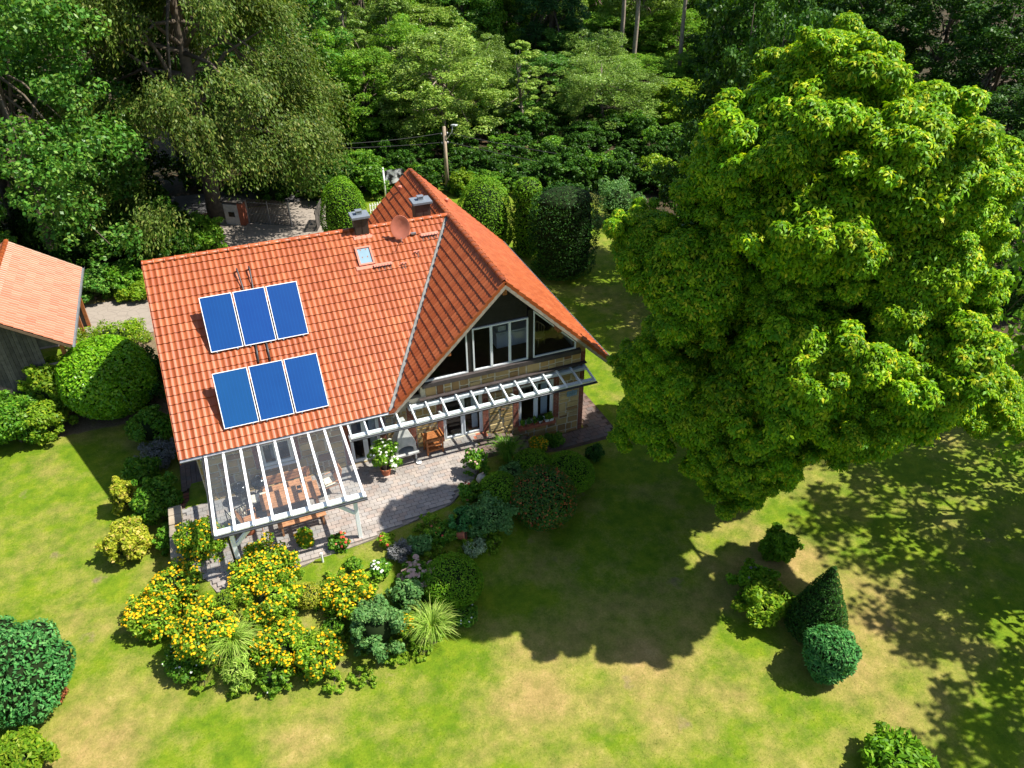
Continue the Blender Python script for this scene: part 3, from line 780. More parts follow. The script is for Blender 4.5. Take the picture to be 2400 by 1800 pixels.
casement('window', *LWIN, 2, house, curtain=((-8.75, -8.55),))
mb = MB(); mb.box((WIN[0]-.05, YW-.2, WIN[2]-.14), (WIN[1]+.05, YW+.1, WIN[2]-.01)); mb.build('window_sill', 'brick_pier', house, bevel=.01)
mb = MB(); mb.box((LWIN[0]-.05, YW-.08, LWIN[2]-.07), (LWIN[1]+.05, YW+.05, LWIN[2]-.005)); mb.build('window_sill', 'white_frame', house, bevel=.01)
mb = MB(); mb.box((DOOR[0]-.1, YW-.3, -.12), (DOOR[1]+.1, YW+.1, -.012)); mb.build('door_step', 'brick_pier', house, bevel=.01)
# gable: dark sill beam, glazing, dark boarding
mb = MB(); mb.box((-3.15, YW-.16, 2.735), (3.2, YW+.2, 2.925)); mb.build('sill_beam', 'sill_wood', house, bevel=.015)
GZ0, GZ1 = 2.94, 4.74
def poly_frame(name, pts, wd, mullions=(), mul_top=None):
    """white window frame along a polygon in the gable plane with its pane"""
    mb = MB(); n = len(pts); c = Vector((sum(p[0] for p in pts)/n, sum(p[1] for p in pts)/n)); y = YW+.02
    ins = []
    for i in range(n):
        p0, p1, p2 = (Vector(pts[i-1]), Vector(pts[i]), Vector(pts[(i+1) % n]))
        d1 = (p1-p0).normalized(); d2 = (p2-p1).normalized(); n1 = Vector((-d1.y, d1.x)); n2 = Vector((-d2.y, d2.x))
        if n1.dot(c-p1) < 0: n1 = -n1
        if n2.dot(c-p1) < 0: n2 = -n2
        det = n1.x*n2.y-n1.y*n2.x
        a, b = n1.dot(p1)+wd, n2.dot(p1)+wd
        ins.append(Vector(((a*n2.y-b*n1.y)/det, (n1.x*b-n2.x*a)/det)))
    for i in range(n):
        j = (i+1) % n; q = [pts[i], pts[j], ins[j], ins[i]]
        mb.prism([(p[0], y, p[1]) for p in q], (0, -.07, 0))
    for mx in mullions: mb.box((mx-.045, y-.072, GZ0+wd), (mx+.045, y+.003, GZ1-wd))
    fr = mb.build(name, 'white_frame', house)
    edges = [ins[0].x]+list(mullions)+[ins[1].x] if mullions else None
    if mullions:
        for a, b in zip(edges[:-1], edges[1:]):
            m2 = MB(); m2.box((a+.05, y-.03, GZ0+wd), (b-.05, y-.02, GZ1-wd)); m2.build('pane', 'window_glass', fr)
    else:
        m2 = MB(); m2.prism([(p.x, y-.03, p.y) for p in ins], (0, .01, 0)); m2.build('pane', 'window_glass', fr)
    return fr
poly_frame('gable_window', [(-1.14, GZ0), (1.03, GZ0), (1.03, GZ1), (-1.14, GZ1)], .055, (-.42, .3))
def gz(x): return H-S*abs(x)-.36
poly_frame('gable_window', [(1.24, GZ0), (3.02, GZ0), (3.02, gz(3.02)), (1.24, gz(1.24))], .05)
poly_frame('gable_window', [(-3.02, GZ0), (-1.35, GZ0), (-1.35, gz(1.35)), (-3.02, gz(3.02))], .05)
cl = MB(); cl.prism([(-1.14, YW+.08, GZ1), (1.03, YW+.08, GZ1), (gz(0)*0+1.03, YW+.08, gz(1.03)), (0, YW+.08, gz(0)), (-1.14, YW+.08, gz(1.14))], (0, .08, 0))
cl.box((1.035, YW-.02, GZ0-.01), (1.235, YW+.16, gz(1.2))); cl.box((-1.345, YW-.02, GZ0-.01), (-1.145, YW+.16, gz(1.3)))
clad = cl.build('gable_cladding', 'dark_boards', house)
z = GZ1+.01
while z < gz(0)-.1:
    hw = min(1.0, (gz(0)-z-.13)/S); lw = min(1.14, hw)
    if hw < .06: break
    mb = MB(); mb.prism([(-min(1.13, hw), YW+.06, z), (min(1.02, hw), YW+.06, z), (min(1.02, hw), YW+.035, z), (-min(1.13, hw), YW+.035, z)], (0, .02, .125)); mb.build('board', 'dark_boards', clad); z += .13
# short stone returns of the gable at either end of the glazing
mb = MB(); mb.prism([(3.03, YW, 2.72), (XW1, YW, 2.72), (XW1, YW, 2.86), (3.03, YW, gz(3.03)+.1)], (0, .3, 0)); mb.prism([(-3.03, YW, 2.72), (-3.35, YW, 2.72), (-3.35, YW, 2.95), (-3.03, YW, gz(3.03)+.1)], (0, .3, 0)); mb.build('gable_return', 'sandstone', house)
# rooms behind the glass
mb = MB(); mb.box((-3.7, YW+.3, 2.62), (3.1, 1.5, 2.7)); mb.build('upper_floor', 'room_floor', house)
mb = MB(); mb.prism([(-2.2, -1.6, 2.72), (3.0, -1.6, 2.72), (3.0, -1.6, 3.2), (.9, -1.6, 5.1), (-.9, -1.6, 5.1), (-2.2, -1.6, 4.0)], (0, .1, 0)); mb.build('room_partition', 'room_wall', house)
mb = MB(); mb.box((XW0+.35, YW+.3, -.16), (XW1-.35, 0, -.08)); mb.build('ground_floor', 'room_floor', house)
mb = MB(); mb.box((XW0+.35, -2.1, -.08), (XW1-.35, -2.0, 2.5)); mb.build('room_partition', 'room_wall', house)
mb = MB(); mb.box((.32, -4.5, 2.71), (1.75, -4.0, 3.35)); mb.box((.30, -4.52, 3.352), (1.77, -3.98, 3.41)); mb.box((.42, -4.4, 3.412), (.75, -4.1, 3.62)); mb.box((.36, -4.53, 2.76), (1.0, -4.502, 3.32)); mb.box((1.04, -4.53, 2.76), (1.7, -4.502, 3.32))
sb = mb.build('sideboard', 'furniture_white'); tag(sb, 'white sideboard standing behind the upper gable window', 'sideboard')
# wicker armchair
wc = thing('wicker_chair', 'rattan armchair inside behind the sloping right gable window', 'chair', (1.95, -4.75, 2.70), .5)
mb = MB(); mb.lathe((0, 0, .38), [(.0, 0), (.28, 0), (.28, .06), (0, .06)], 14); mb.build('seat', 'rattan', wc)
mb = MB(); mb.tube([(.3*math.cos(t), .3*math.sin(t), .75+.12*math.sin(t)) for t in np.linspace(-.5, math.pi+.5, 12)], .03, 6); 
for t in np.linspace(-.3, math.pi+.3, 10): mb.tube([(.29*math.cos(t), .29*math.sin(t), .4), (.3*math.cos(t), .3*math.sin(t), .75+.12*math.sin(t))], .014, 5)
mb.build('backrest', 'rattan', wc)
for t in (.8, 2.3, 3.9, 5.4):
    mb = MB(); mb.tube([(.22*math.cos(t), .22*math.sin(t), .4), (.26*math.cos(t), .26*math.sin(t), 0)], .02, 6); mb.build('leg', 'rattan', wc)

# --- chimneys, rooflight, roof hooks
def chimney(x, y, wx, wy, ztop):
    zr = H-T*abs(y)-T*wy/2-.1
    mb = MB(); mb.box((x-wx/2, y-wy/2, zr-.25), (x+wx/2, y+wy/2, ztop)); c = mb.build('chimney', 'chimney_sheet', house)
    for k in (-1, 1):
        mb = MB(); mb.box((x+k*wx/4-wx/4+.02, y-wy/2-.012, zr+.02), (x+k*wx/4+wx/4-.02, y-wy/2-.001, ztop-.03)); mb.build('sheet_panel', 'chimney_sheet', c)
    mb = MB(); mb.box((x-wx/2-.09, y-wy/2-.09, ztop), (x+wx/2+.09, y+wy/2+.09, ztop+.11)); mb.build('chimney_cap', 'chimney_cap', c, bevel=.015)
    mb = MB(); mb.box((x-.12, y-.1, ztop+.11), (x+.1, y+.1, ztop+.2)); mb.box((x-.14, y-.12, ztop+.24), (x+.12, y+.12, ztop+.27))
    for sx in (-.1, .08):
        for sy in (-.08, .08): mb.box((x+sx-.012, y+sy-.012, ztop+.2), (x+sx+.012, y+sy+.012, ztop+.24))
    mb.build('flue_cowl', 'zinc', c)
    mb = MB(); q = Vector((x, y-wy/2-.06, H-T*abs(y-wy/2-.06)))
    mb.beam(q+Vector((-wx/2-.1, 0, .05)), q+Vector((wx/2+.1, 0, .05)), .2, .03, up=NM); mb.build('flashing', 'dish_red', c)
chimney(-3.60, -.05, .54, .48, 7.10); chimney(-.86, .95, .64, .52, 6.90)
def on_main(name, px, py, wd, ln, mats_, parent):
    pass
xs_, ss_ = roof_s(855, 602)
Mloc = Mm @ Matrix.Translation((xs_+Lh, ss_, 0))
mb = MB(); wd, ln, f_ = .62, .82, .07
for a, b in (((-wd/2, -ln/2, .0), (-wd/2+f_, ln/2, .12)), ((wd/2-f_, -ln/2, 0), (wd/2, ln/2, .12)), ((-wd/2+f_, -ln/2, 0), (wd/2-f_, -ln/2+f_, .115)), ((-wd/2+f_, ln/2-f_, 0), (wd/2-f_, ln/2, .115))): mb.box(a, b, mat=Mloc)
mb.box((-wd/2-.14, -ln/2-.16, .052), (wd/2+.14, -ln/2-.001, .066), 1, Mloc)
rl = mb.build('rooflight', ['dish_red', 'dish_red'], house)
mb = MB(); mb.box((-wd/2+f_, -ln/2+f_, .06), (wd/2-f_, ln/2-f_, .075), mat=Mloc); mb.build('pane', 'sill_pane', rl)
def grate(px, py, n, step_):
    x0, s0 = roof_s(px, py); mb = MB()
    for i in range(n):
        xx = x0+i*.115
        mb.tube([onroof(xx, s0-.2, .05), onroof(xx, s0, .06), onroof(xx+.02, s0+.02, .14), onroof(xx+.02, s0-.1, .15)], .011, 5)
    mb.beam(onroof(x0-.06, s0+.03, .13), onroof(x0+n*.115-.04, s0+.03, .13), .13 if n > 3 else .04, .02, 1, up=NM)
    return mb.build('roof_step', ['dark_metal', 'dish_red'], house)
grate(880, 628, 6, .11); grate(990, 556, 6, .11); grate(942, 622, 2, .1); grate(972, 595, 2, .1)
# vent pipes above the collectors and the pipes between the two rows
def roofpipe(pts, r, mat, label=None):
    mb = MB(); mb.tube([onroof(*p) for p in pts], r, 8); o = mb.build('collector_pipe', mat, house, smooth=True); return o
for a, b in (((556, 637), (572, 684)), ((584, 632), (594, 680))):
    x0, s0 = roof_s(*a); x1, s1 = roof_s(*b); roofpipe([(x0, s0, .0), (x0, s0+.01, .2), (x0+.01, s0-.12, .22), (x1, s1, .09), (x1+.02, s1-.1, .08)], .03, 'dark_metal')
for a, b in (((600, 808), (606, 850)), ((624, 803), (633, 845))):
    x0, s0 = roof_s(*a); x1, s1 = roof_s(*b); roofpipe([(x0, s0+.1, .09), (x1, s1-.05, .09)], .04, 'dark_metal')
for px, py, sl in ((938, 448, 'L'), (1047, 478, 'R')):
    d = ray(px, py); n = Vector(NL if sl == 'L' else NR); t = (Vector((0, 0, H))-Vector(CAMP)).dot(n)/d.dot(n); q = Vector(CAMP)+d*t
    mb = MB(); mb.lathe(q, [(.07, -.05), (.07, .16), (.1, .16), (.1, .24), (.0, .3)], 12); mb.build('roof_vent', 'dish_red', house)

# --- solar collectors
names = ('left', 'middle', 'right')
pi = 0
for row, (x0, x1, pb, pt) in enumerate(PANEL):
    wd = (x1-x0-2*.05)/3
    upv = (pt-pb); ln = upv.length; upv.normalize(); nrm = Vector((1, 0, 0)).cross(upv)
    R = Matrix((Vector((1, 0, 0)), upv, nrm)).transposed().to_4x4()
    for i in range(3):
        xa = x0+i*(wd+.05)
        lab = ('%s blue solar collector in the %s row on the tiled roof' % (names[i], ('upper', 'lower')[row]))
        t = thing('solar_panel', lab, 'solar panel', Vector((xa+wd/2, 0, 0))+(pb+pt)/2, 0, 'blue solar collectors on the roof')
        t.rotation_euler = R.to_euler()
        hh = ln/2; z0, z1 = -.085, .0; fr_ = .021
        mb = MB()
        mb.box((-wd/2, -hh, z0), (-wd/2+fr_, hh, z1)); mb.box((wd/2-fr_, -hh, z0), (wd/2, hh, z1)); mb.box((-wd/2+fr_, -hh, z0), (wd/2-fr_, -hh+fr_, z1-.001)); mb.box((-wd/2+fr_, hh-fr_, z0), (wd/2-fr_, hh, z1-.001)); mb.box((-wd/2+fr_, -hh+fr_, z0), (wd/2-fr_, hh-fr_, z0+.02))
        mb.build('frame', 'white_paint', t)
        mb = MB(); mb.box((-wd/2+fr_, -hh+fr_, z1-.022), (wd/2-fr_, hh-fr_, z1-.01)); mb.build('absorber_plate', 'solar_blue', t)
        for sx in (-.32*wd, .32*wd):
            mb = MB(); mb.beam((sx, -hh-.04, z0-.025), (sx, hh-.02, z0-.025), .035, .045); mb.box((sx-.02, -hh-.05, z0-.1), (sx+.02, -hh-.003, z1-.03))
            top = Vector((sx, hh-.15, z0-.02)); Ri = R.inverted()
            foot = top + Ri.to_3x3() @ (-nM)*(.72-.1)
            mb.beam(top, foot, .03, .03, up=(1, 0, 0)); mb.beam(foot, (sx, -hh-.02, z0-.08), .03, .03, up=(1, 0, 0)); mb.build('mounting_frame', 'zinc', t)
# --- satellite dish
xd, sd_ = roof_s(958, 556)
dq = onroof(xd, sd_, 0)
dish = thing('satellite_dish', 'red satellite dish on an arm on the roof ridge', 'satellite dish', dq)
mb = MB(); mb.tube([(0, 0, -.05), (0, 0, .18), (-.26, -.05, .22), (-.30, -.02, .40)], .024, 8); mb.build('mast', 'zinc', dish, smooth=True)
dd = (Vector(CAMP)-dq); dd = Vector((-.25, -1, .18)).normalized()
rot = dd.to_track_quat('Z', 'Y').to_matrix().to_4x4()
mb = MB(); mb.lathe((-.32, -.10, .52), [(.0, .0), (.15, .008), (.3, .03), (.42, .062), (.43, .062), (.42, .05), (.3, .015), (.15, -.008), (0, -.016)], 28, mat=rot @ Matrix.Diagonal((.88, 1.12, 1, 1))); mb.build('reflector', 'dish_red', dish, smooth=True)
mb = MB(); lo = Vector((-.32, -.1, .52)); mb.tube([lo+rot @ Vector((0, -.44, .03)), lo+rot @ Vector((0, -.5, .4)), lo+rot @ Vector((0, -.3, .5))], .015, 6); mb.build('feed_arm', 'zinc', dish)
mb = MB(); mb.box((.1, -.05, .1), (.3, .06, .16)); mb.build('bracket', 'zinc', dish)

# ------------------------------------------------------------------ glass canopy over the terrace
CX0, CX1, CYB, CYF, CZB, CZF = -10.83, -6.24, -6.48, -10.06, 2.19, 2.0
can = thing('glass_canopy', 'white timber canopy with glass roof over the dining terrace', 'canopy', (-8.5, -8.2, 0))
def loc(p, t): return Vector(p)-Vector(t.location)
nr = 9
rx = [CX0+.035+(CX1-CX0-.07)*i/(nr-1) for i in range(nr)]
for x in rx:
    mb = MB(); mb.beam(loc((x, CYB+.4, CZB-.03), can), loc((x, CYF, CZF-.06), can), .078, .11); mb.build('rafter', 'white_paint', can, bevel=.006)
    mb = MB(); mb.beam(loc((x, CYB-.0, CZB+.033), can), loc((x, CYF-.01, CZF+.022), can), .075, .014); mb.build('glazing_bar', 'white_paint', can)
for a, b in zip(rx[:-1], rx[1:]):
    mb = MB(); mb.beam(loc(((a+b)/2, CYB, CZB+.032), can), loc(((a+b)/2, CYF, CZF+.009), can), b-a-.05, .008); mb.build('glass_pane', 'canopy_glass', can)
mb = MB(); mb.box(loc((CX0+.07, -9.93, CZF-.26), can), loc((CX1+.05, -9.70, CZF-.105), can)); mb.build('front_beam', 'white_paint', can, bevel=.01)
for x, lab in ((-10.4, None), (-6.56, None)):
    mb = MB(); mb.box(loc((x-.065, -9.785, -.03), can), loc((x+.065, -9.655, CZF-.272), can)); mb.build('post', 'white_paint', can, bevel=.008)
    sg = 1 if x < -8 else -1
    mb = MB(); mb.beam(loc((x+sg*.066, -9.72, 1.12), can), loc((x+sg*.62, -9.72, 1.69), can), .10, .11, up=(0, 1, 0)); mb.build('brace', 'white_paint', can)
g = half_gutter(loc((CX0-.03, CYF-.07, CZF-.03), can), loc((CX1+.05, CYF-.07, CZF-.03), can), .06, 'dark_metal', 'gutter', can)
mb = MB(); mb.beam(loc((CX0-.05, CYB+.1, CZB-.0), can), loc((CX0-.05, CYF, CZF-.03), can), .03, .16); mb.build('side_trim', 'dark_metal', can)
mb = MB(); mb.tube([loc(p, can) for p in ((-10.62, CYF-.07, CZF-.08), (-10.62, CYF+.0, CZF-.2), (-10.52, -9.75, CZF-.35), (-10.5, -9.77, .0))], .035, 8); mb.build('downpipe', 'dark_metal', can, smooth=True)

# pergola along the gable
per = thing('pergola', 'narrow white glazed pergola along the gable wall', 'pergola', (-1.4, -6.5, 2.0))
PX0, PX1, PYF = -6.02, 3.36, -7.1
np_ = 17
prx = [PX0+(PX1-PX0)*i/(np_-1) for i in range(np_)]
for i, x in enumerate(prx):
    yb_ = -6.42 if x < -4.3 else YW-.06
    zb_ = 2.17
    mb = MB(); mb.beam(loc((x, yb_, zb_ if x > -4.3 else 2.14), per), loc((x, PYF, 2.02), per), .055, .1); mb.build('rafter', 'white_paint', per, bevel=.005)
for i, (a, b) in enumerate(zip(prx[:-1], prx[1:])):
    yb_ = -6.42 if b < -4.0 else YW-.07
    zb_ = 2.14+.06 if b < -4.0 else 2.17+.058
    mb = MB(); mb.beam(loc(((a+b)/2, yb_, zb_), per), loc(((a+b)/2, PYF, 2.076), per), b-a-.03, .008); mb.build('glass_pane', 'window_glass', per)
mb = MB(); mb.box(loc((-6.1, -6.95, 1.83), per), loc((3.4, -6.77, 1.99), per)); mb.build('front_beam', 'white_paint', per, bevel=.008)
mb = MB(); mb.box(loc((-3.75, YW-.24, 1.97), per), loc((3.4, YW-.052, 2.10), per)); mb.build('wall_beam', 'white_paint', per, bevel=.008)
mb = MB(); mb.box(loc((-3.3, YW-.20, 2.13+.12), per), loc((3.45, YW-.05, 2.17+.12), per)); mb.build('flashing', 'sill_wood', per)
half_gutter(loc((PX0-.05, PYF-.06, 2.03), per), loc((PX1+.06, PYF-.06, 2.03), per), .055, 'dark_metal', 'gutter', per)
for x in (-2.6, .3, 3.1):
    mb = MB(); mb.beam(loc((x, YW-.06, 1.52), per), loc((x, -6.78, 1.86), per), .07, .07); mb.build('bracket', 'white_paint', per)
# wall lamp
wl = thing('wall_lamp', 'small white round lamp under the left end of the pergola', 'lamp', (-3.55, YW-.06, 1.75))
mb = MB(); mb.lathe((0, 0, 0), [(0, -.1), (.08, -.06), (.1, 0), (.08, .06), (0, .1)], 14); mb.build('globe', 'pot_white', wl, smooth=True)
mb = MB(); mb.box((-.04, -.02, -.04), (.04, .09, .04)); mb.build('backplate', 'white_paint', wl)

# ------------------------------------------------------------------ terrace paving
tb_ = MB(); tb_.prism([(x, y, -.06) for x, y in PATIO], (0, 0, -.5)); patio = tag(tb_.build('patio', 'joint_sand'), kind='structure')
pv = MB(); pv.add([(-.5, -.5, 0), (.5, -.5, 0), (.5, .5, 0), (-.5, .5, 0), (-.488, -.482, 1), (.488, -.482, 1), (.488, .482, 1), (-.488, .482, 1)], [(4, 5, 6, 7), (0, 1, 5, 4), (1, 2, 6, 5), (2, 3, 7, 6), (3, 0, 4, 7)])
pv_me = pv.mesh('paver', 'paver', fix=False)
def pave(poly, sx, sy, ang, z0f, parent, mesh, maxn, name='paver', near=None, thick=.055, mat='paver'):
    c = np.array(poly).mean(0); ca, sa = math.cos(ang), math.sin(ang); R_ = 9
    cand = []
    ny_ = int(2*R_/sy); nx_ = int(2*R_/sx)
    for j in range(ny_):
        for i in range(nx_):
            u = -R_+i*sx+(sx/2 if j % 2 else 0); v = -R_+j*sy; cand.append((u*ca-v*sa+c[0], u*sa+v*ca+c[1]))
    cand = np.array(cand); d, ins = poly_dist(cand[:, 0], cand[:, 1], poly); edge = np.array(poly_dist(cand[:, 0], cand[:, 1], poly)[1])
    # distance to the border from inside
    dd = np.full(len(cand), 1e9)
    n = len(poly)
    for k in range(n):
        a = np.array(poly[k]); b = np.array(poly[(k+1) % n]); e = b-a; t = np.clip(((cand-a)@e)/(e@e), 0, 1); dd = np.minimum(dd, np.linalg.norm(cand-a-t[:, None]*e, axis=1))
    cand = cand[ins & (dd > .09)]
    order = np.argsort([(near(*p) if near else 0) for p in cand]); cand = cand[order]
    bm = MB()
    for k, (x, y) in enumerate(cand):
        z = z0f(x, y); rr = ang+random.gauss(0, .012); tilt = random.gauss(0, .01)
        M = Matrix.Translation((x, y, z-thick+random.uniform(-.004, .005))) @ Matrix.Rotation(rr, 4, 'Z') @ Matrix.Rotation(tilt, 4, 'X') @ Matrix.Diagonal((sx-.005, sy-.005, thick, 1))
        if k < maxn:
            o = link(bpy.data.objects.new(name, mesh), parent); o.matrix_local = M
        else:
            bm.add([M @ Vector(v) for v in pv.v], pv.f)
    if bm.v: tag(bm.build(name+'_field', mat, parent), kind='stuff')
def near_key(x, y):
    under = (-10.9 < x < -6.2 and -10.1 < y) or y > -6.6
    return (x-CAMP[0])**2+(y-CAMP[1])**2+(400 if under else 0)
pave([tuple(p) for p in PATIO], .265, .175, .02, lambda x, y: 0.0, patio, pv_me, 300, near=near_key)
path_poly = [(-1.75, -6.02), (-1.75, -7.55), (1.7, -7.0), (4.72, -7.02), (4.62, -2.0), (3.55, -2.0), (3.55, -5.98)]
path = sheet('side_path', path_poly, 'soil', .015, res=.4)
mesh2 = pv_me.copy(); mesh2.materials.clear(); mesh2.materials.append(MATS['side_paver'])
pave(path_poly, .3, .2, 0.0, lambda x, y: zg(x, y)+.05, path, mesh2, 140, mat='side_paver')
# stepped walk on the left of the terrace
walk = MB()
for k in range(5):
    y0 = -6.05+.34*k; z = -.02-.13*(k+1)
    walk.box((-12.15, y0, z-.6), (-11.2, y0+.34, z-.03))
walk.box((-12.15, -4.35, -1.4), (-11.2, 5.0, -.72)); wk = tag(walk.build('garden_steps', 'soil'), 'brick garden steps going down beside the house corner', 'steps')
for k in range(5):
    y0 = -6.05+.34*k; z = -.02-.13*(k+1)
    for i in range(11):
        mb = MB(); mb.box((-12.15+i*.086, y0+.005, z-.028), (-12.15+i*.086+.078, y0+.25, z+random.uniform(0, .008))); mb.build('brick', 'brick', wk)
mb = MB()
for j in range(22):
    for i in range(5):
        x = -12.12+i*.185; y = -4.33+j*.24+(.12 if i % 2 else 0); mb.box((x, y, -.72), (x+.175, y+.23, -.66+random.uniform(0, .008)))
tag(mb.build('side_paver_field', 'side_paver', wk), kind='stuff')
rw = thing('retaining_wall', 'low rubble stone wall edging the left end of the terrace', 'wall', (-12.25, -7.25, GZ))
mb = MB(); mb.box((-.16, -1.15, -.2), (.13, 1.15, 1.08)); mb.build('core', 'mortar', rw)
k = 0
y = -1.15
while y < 1.1:
    ln = random.uniform(.22, .5)
    for zc, h in ((.15, .3), (.45, .28), (.75, .3)):
        mb = MB(); mb.box((-.21-random.uniform(0, .03), y+.01, zc-h/2+.02), (-.15, y+ln-.01, zc+h/2-.01)); mb.build('stone', 'sandstone', rw, bevel=.02)
    mb = MB(); mb.box((-.24, y+.008, 1.02), (.2, y+ln-.008, 1.12+random.uniform(0, .05))); mb.build('coping_stone', 'terrace_stone', rw, bevel=.02); y += ln

# ------------------------------------------------------------------ terrace furniture
gf = thing('garden_fireplace', 'pale concrete garden fireplace with tapering hood against the wall', 'fireplace', (-4.12, -6.42, 0), .08)
for sx in (-1, 1):
    for sy in (-1, 1):
        mb = MB(); mb.box((sx*.36-.03, sy*.22-.03, 0), (sx*.36+.03, sy*.22+.03, .38)); mb.build('leg', 'concrete', gf)
mb = MB(); mb.box((-.47, -.33, .38), (.47, .27, .47)); mb.build('hearth_slab', 'concrete', gf, bevel=.015)
mb = MB()                            # firebox: back, sides, arched front
mb.box((-.40, .17, .47), (.40, .24, .82)); mb.box((-.40, -.22, .47), (-.33, .17, .82)); mb.box((.33, -.22, .47), (.40, .17, .82))
arch = [(.3*math.cos(t), .60+.17*math.sin(t)) for t in np.linspace(0, math.pi, 11)]
vs = [(-.40, .82), (-.40, .6)] ; 
for i in range(10):
    a, b = arch[i], arch[i+1]
    mb.prism([(a[0], -.22, a[1]), (b[0], -.22, b[1]), (b[0], -.22, .86), (a[0], -.22, .86)], (0, .06, 0))
mb.box((-.33, -.222, .47), (-.30, -.16, .86)); mb.box((.30, -.222, .47), (.33, -.16, .86)); mb.build('firebox', 'concrete', gf)
mb = MB(); mb.box((-.33, .12, .47), (.33, .168, .86)); mb.build('fire_back', 'soot', gf)
mb = MB()
fr_ = [(-.42, -.24, .82), (.42, -.24, .82), (.42, .26, .82), (-.42, .26, .82), (-.13, -.1, 1.5), (.13, -.1, 1.5), (.13, .14, 1.5), (-.13, .14, 1.5)]
mb.add(fr_, [(0, 1, 5, 4), (1, 2, 6, 5), (2, 3, 7, 6), (3, 0, 4, 7)]); mb.build('hood', 'concrete', gf)
mb = MB(); mb.box((-.125, -.1, 1.49), (.125, .14, 1.86)); mb.build('flue', 'concrete', gf, bevel=.01)
mb = MB(); mb.lathe((.42, -.4, 0), [(0, .0), (.09, .01), (.11, .05), (.1, .05), (.08, .025), (0, .02)], 16); tag(mb.build('saucer', 'pot_white'), 'small white dish on the paving by the garden fireplace', 'dish')
bpy.data.objects['saucer'].location = gf.location
ct = thing('wooden_stand', 'brown slatted wooden stand beside the patio door', 'table', (-2.98, -6.33, 0), .05)
for sx in (-1, 1):
    for sy in (-1, 1):
        mb = MB(); mb.box((sx*.3-.03, sy*.2-.03, 0), (sx*.3+.03, sy*.2+.03, .70)); mb.build('leg', 'teak', ct, bevel=.006)
for z in (.14, .40, .62):
    for sy in (-.2, .2):
        mb = MB(); mb.box((-.27, sy-.015, z), (.27, sy+.015, z+.07)); mb.build('rail', 'teak', ct)
for k in range(6):
    mb = MB(); mb.box((-.37, -.26+k*.088, .705), (.37, -.26+k*.088+.08, .735)); mb.build('slat', 'teak', ct, bevel=.004)
for sx in (-1, 1):
    mb = MB(); mb.box((sx*.36-.02, -.24, .735), (sx*.36+.02, .26, .80)); mb.build('rim', 'teak', ct)
for k in range(5):
    mb = MB(); mb.box((-.27+k*.11, -.2, .21), (-.27+k*.11+.1, .2, .23)); mb.build('shelf_slat', 'teak', ct)
def pot(name, label, p, r, h, mat='terracotta', group=None):
    t = thing(name, label, 'plant pot', p, 0, group)
    mb = MB(); mb.lathe((0, 0, 0), [(0, 0), (r*.72, 0), (r*.95, h*.82), (r*1.06, h*.82), (r*1.06, h), (r*.95, h), (r*.9, h*.85), (0, h*.85)], 18); mb.build('pot', mat, t, smooth=False)
    mb = MB(); mb.lathe((0, 0, h*.86), [(0, .01), (r*.9, 0)], 18); mb.build('earth', 'soil', t); return t
# dining set under the glass
tq = [P(618, 1140, .74), P(742, 1112, .74), P(716, 1156, .74), P(649, 1172, .74)]
tc_ = Vector((-8.45, -7.62, 0))
dt_ = thing('dining_table', 'long slatted wooden dining table under the glass canopy', 'table', tc_, .03)
for k in range(7):
    mb = MB(); mb.box((-.98, -.42+k*.121, .705), (.98, -.42+k*.121+.112, .74)); mb.build('slat', 'table_wood', dt_, bevel=.004)
for sx in (-1, 1):
    mb = MB(); mb.box((sx*.75-.04, -.38, .62), (sx*.75+.04, .38, .70)); mb.build('crossbar', 'table_wood', dt_)
    for sy in (-1, 1):
        mb = MB(); mb.box((sx*.82-.045, sy*.33-.045, 0), (sx*.82+.045, sy*.33+.045, .70)); mb.build('leg', 'table_wood', dt_)
def bench(label, c, rz, ln=1.6, back=False):
    t = thing('garden_bench', label, 'bench', c, rz)
    for k in range(3):
        mb = MB(); mb.box((-ln/2, -.2+k*.135, .42), (ln/2, -.2+k*.135+.122, .45)); mb.build('slat', 'table_wood', t, bevel=.004)
    for sx in (-1, 1):
        for sy in (-1, 1):
            mb = MB(); mb.box((sx*(ln/2-.12)-.03, sy*.15-.03, 0), (sx*(ln/2-.12)+.03, sy*.15+.03, .42)); mb.build('leg', 'table_wood', t)
    if back:
        for k in range(3):
            mb = MB(); mb.box((-ln/2, .2, .52+k*.13), (ln/2, .23, .62+k*.13)); mb.build('back_slat', 'table_wood', t)
        for sx in (-1, 1):
            mb = MB(); mb.box((sx*(ln/2-.1)-.03, .17, .42), (sx*(ln/2-.1)+.03, .2, .92)); mb.build('back_post', 'table_wood', t)
    return t
bench('wooden bench on the garden side of the dining table', (-8.25, -8.55, 0), .03)
bench('wooden bench on the wall side of the dining table', (-8.45, -6.75, 0), math.radians(2), 1.7, True)
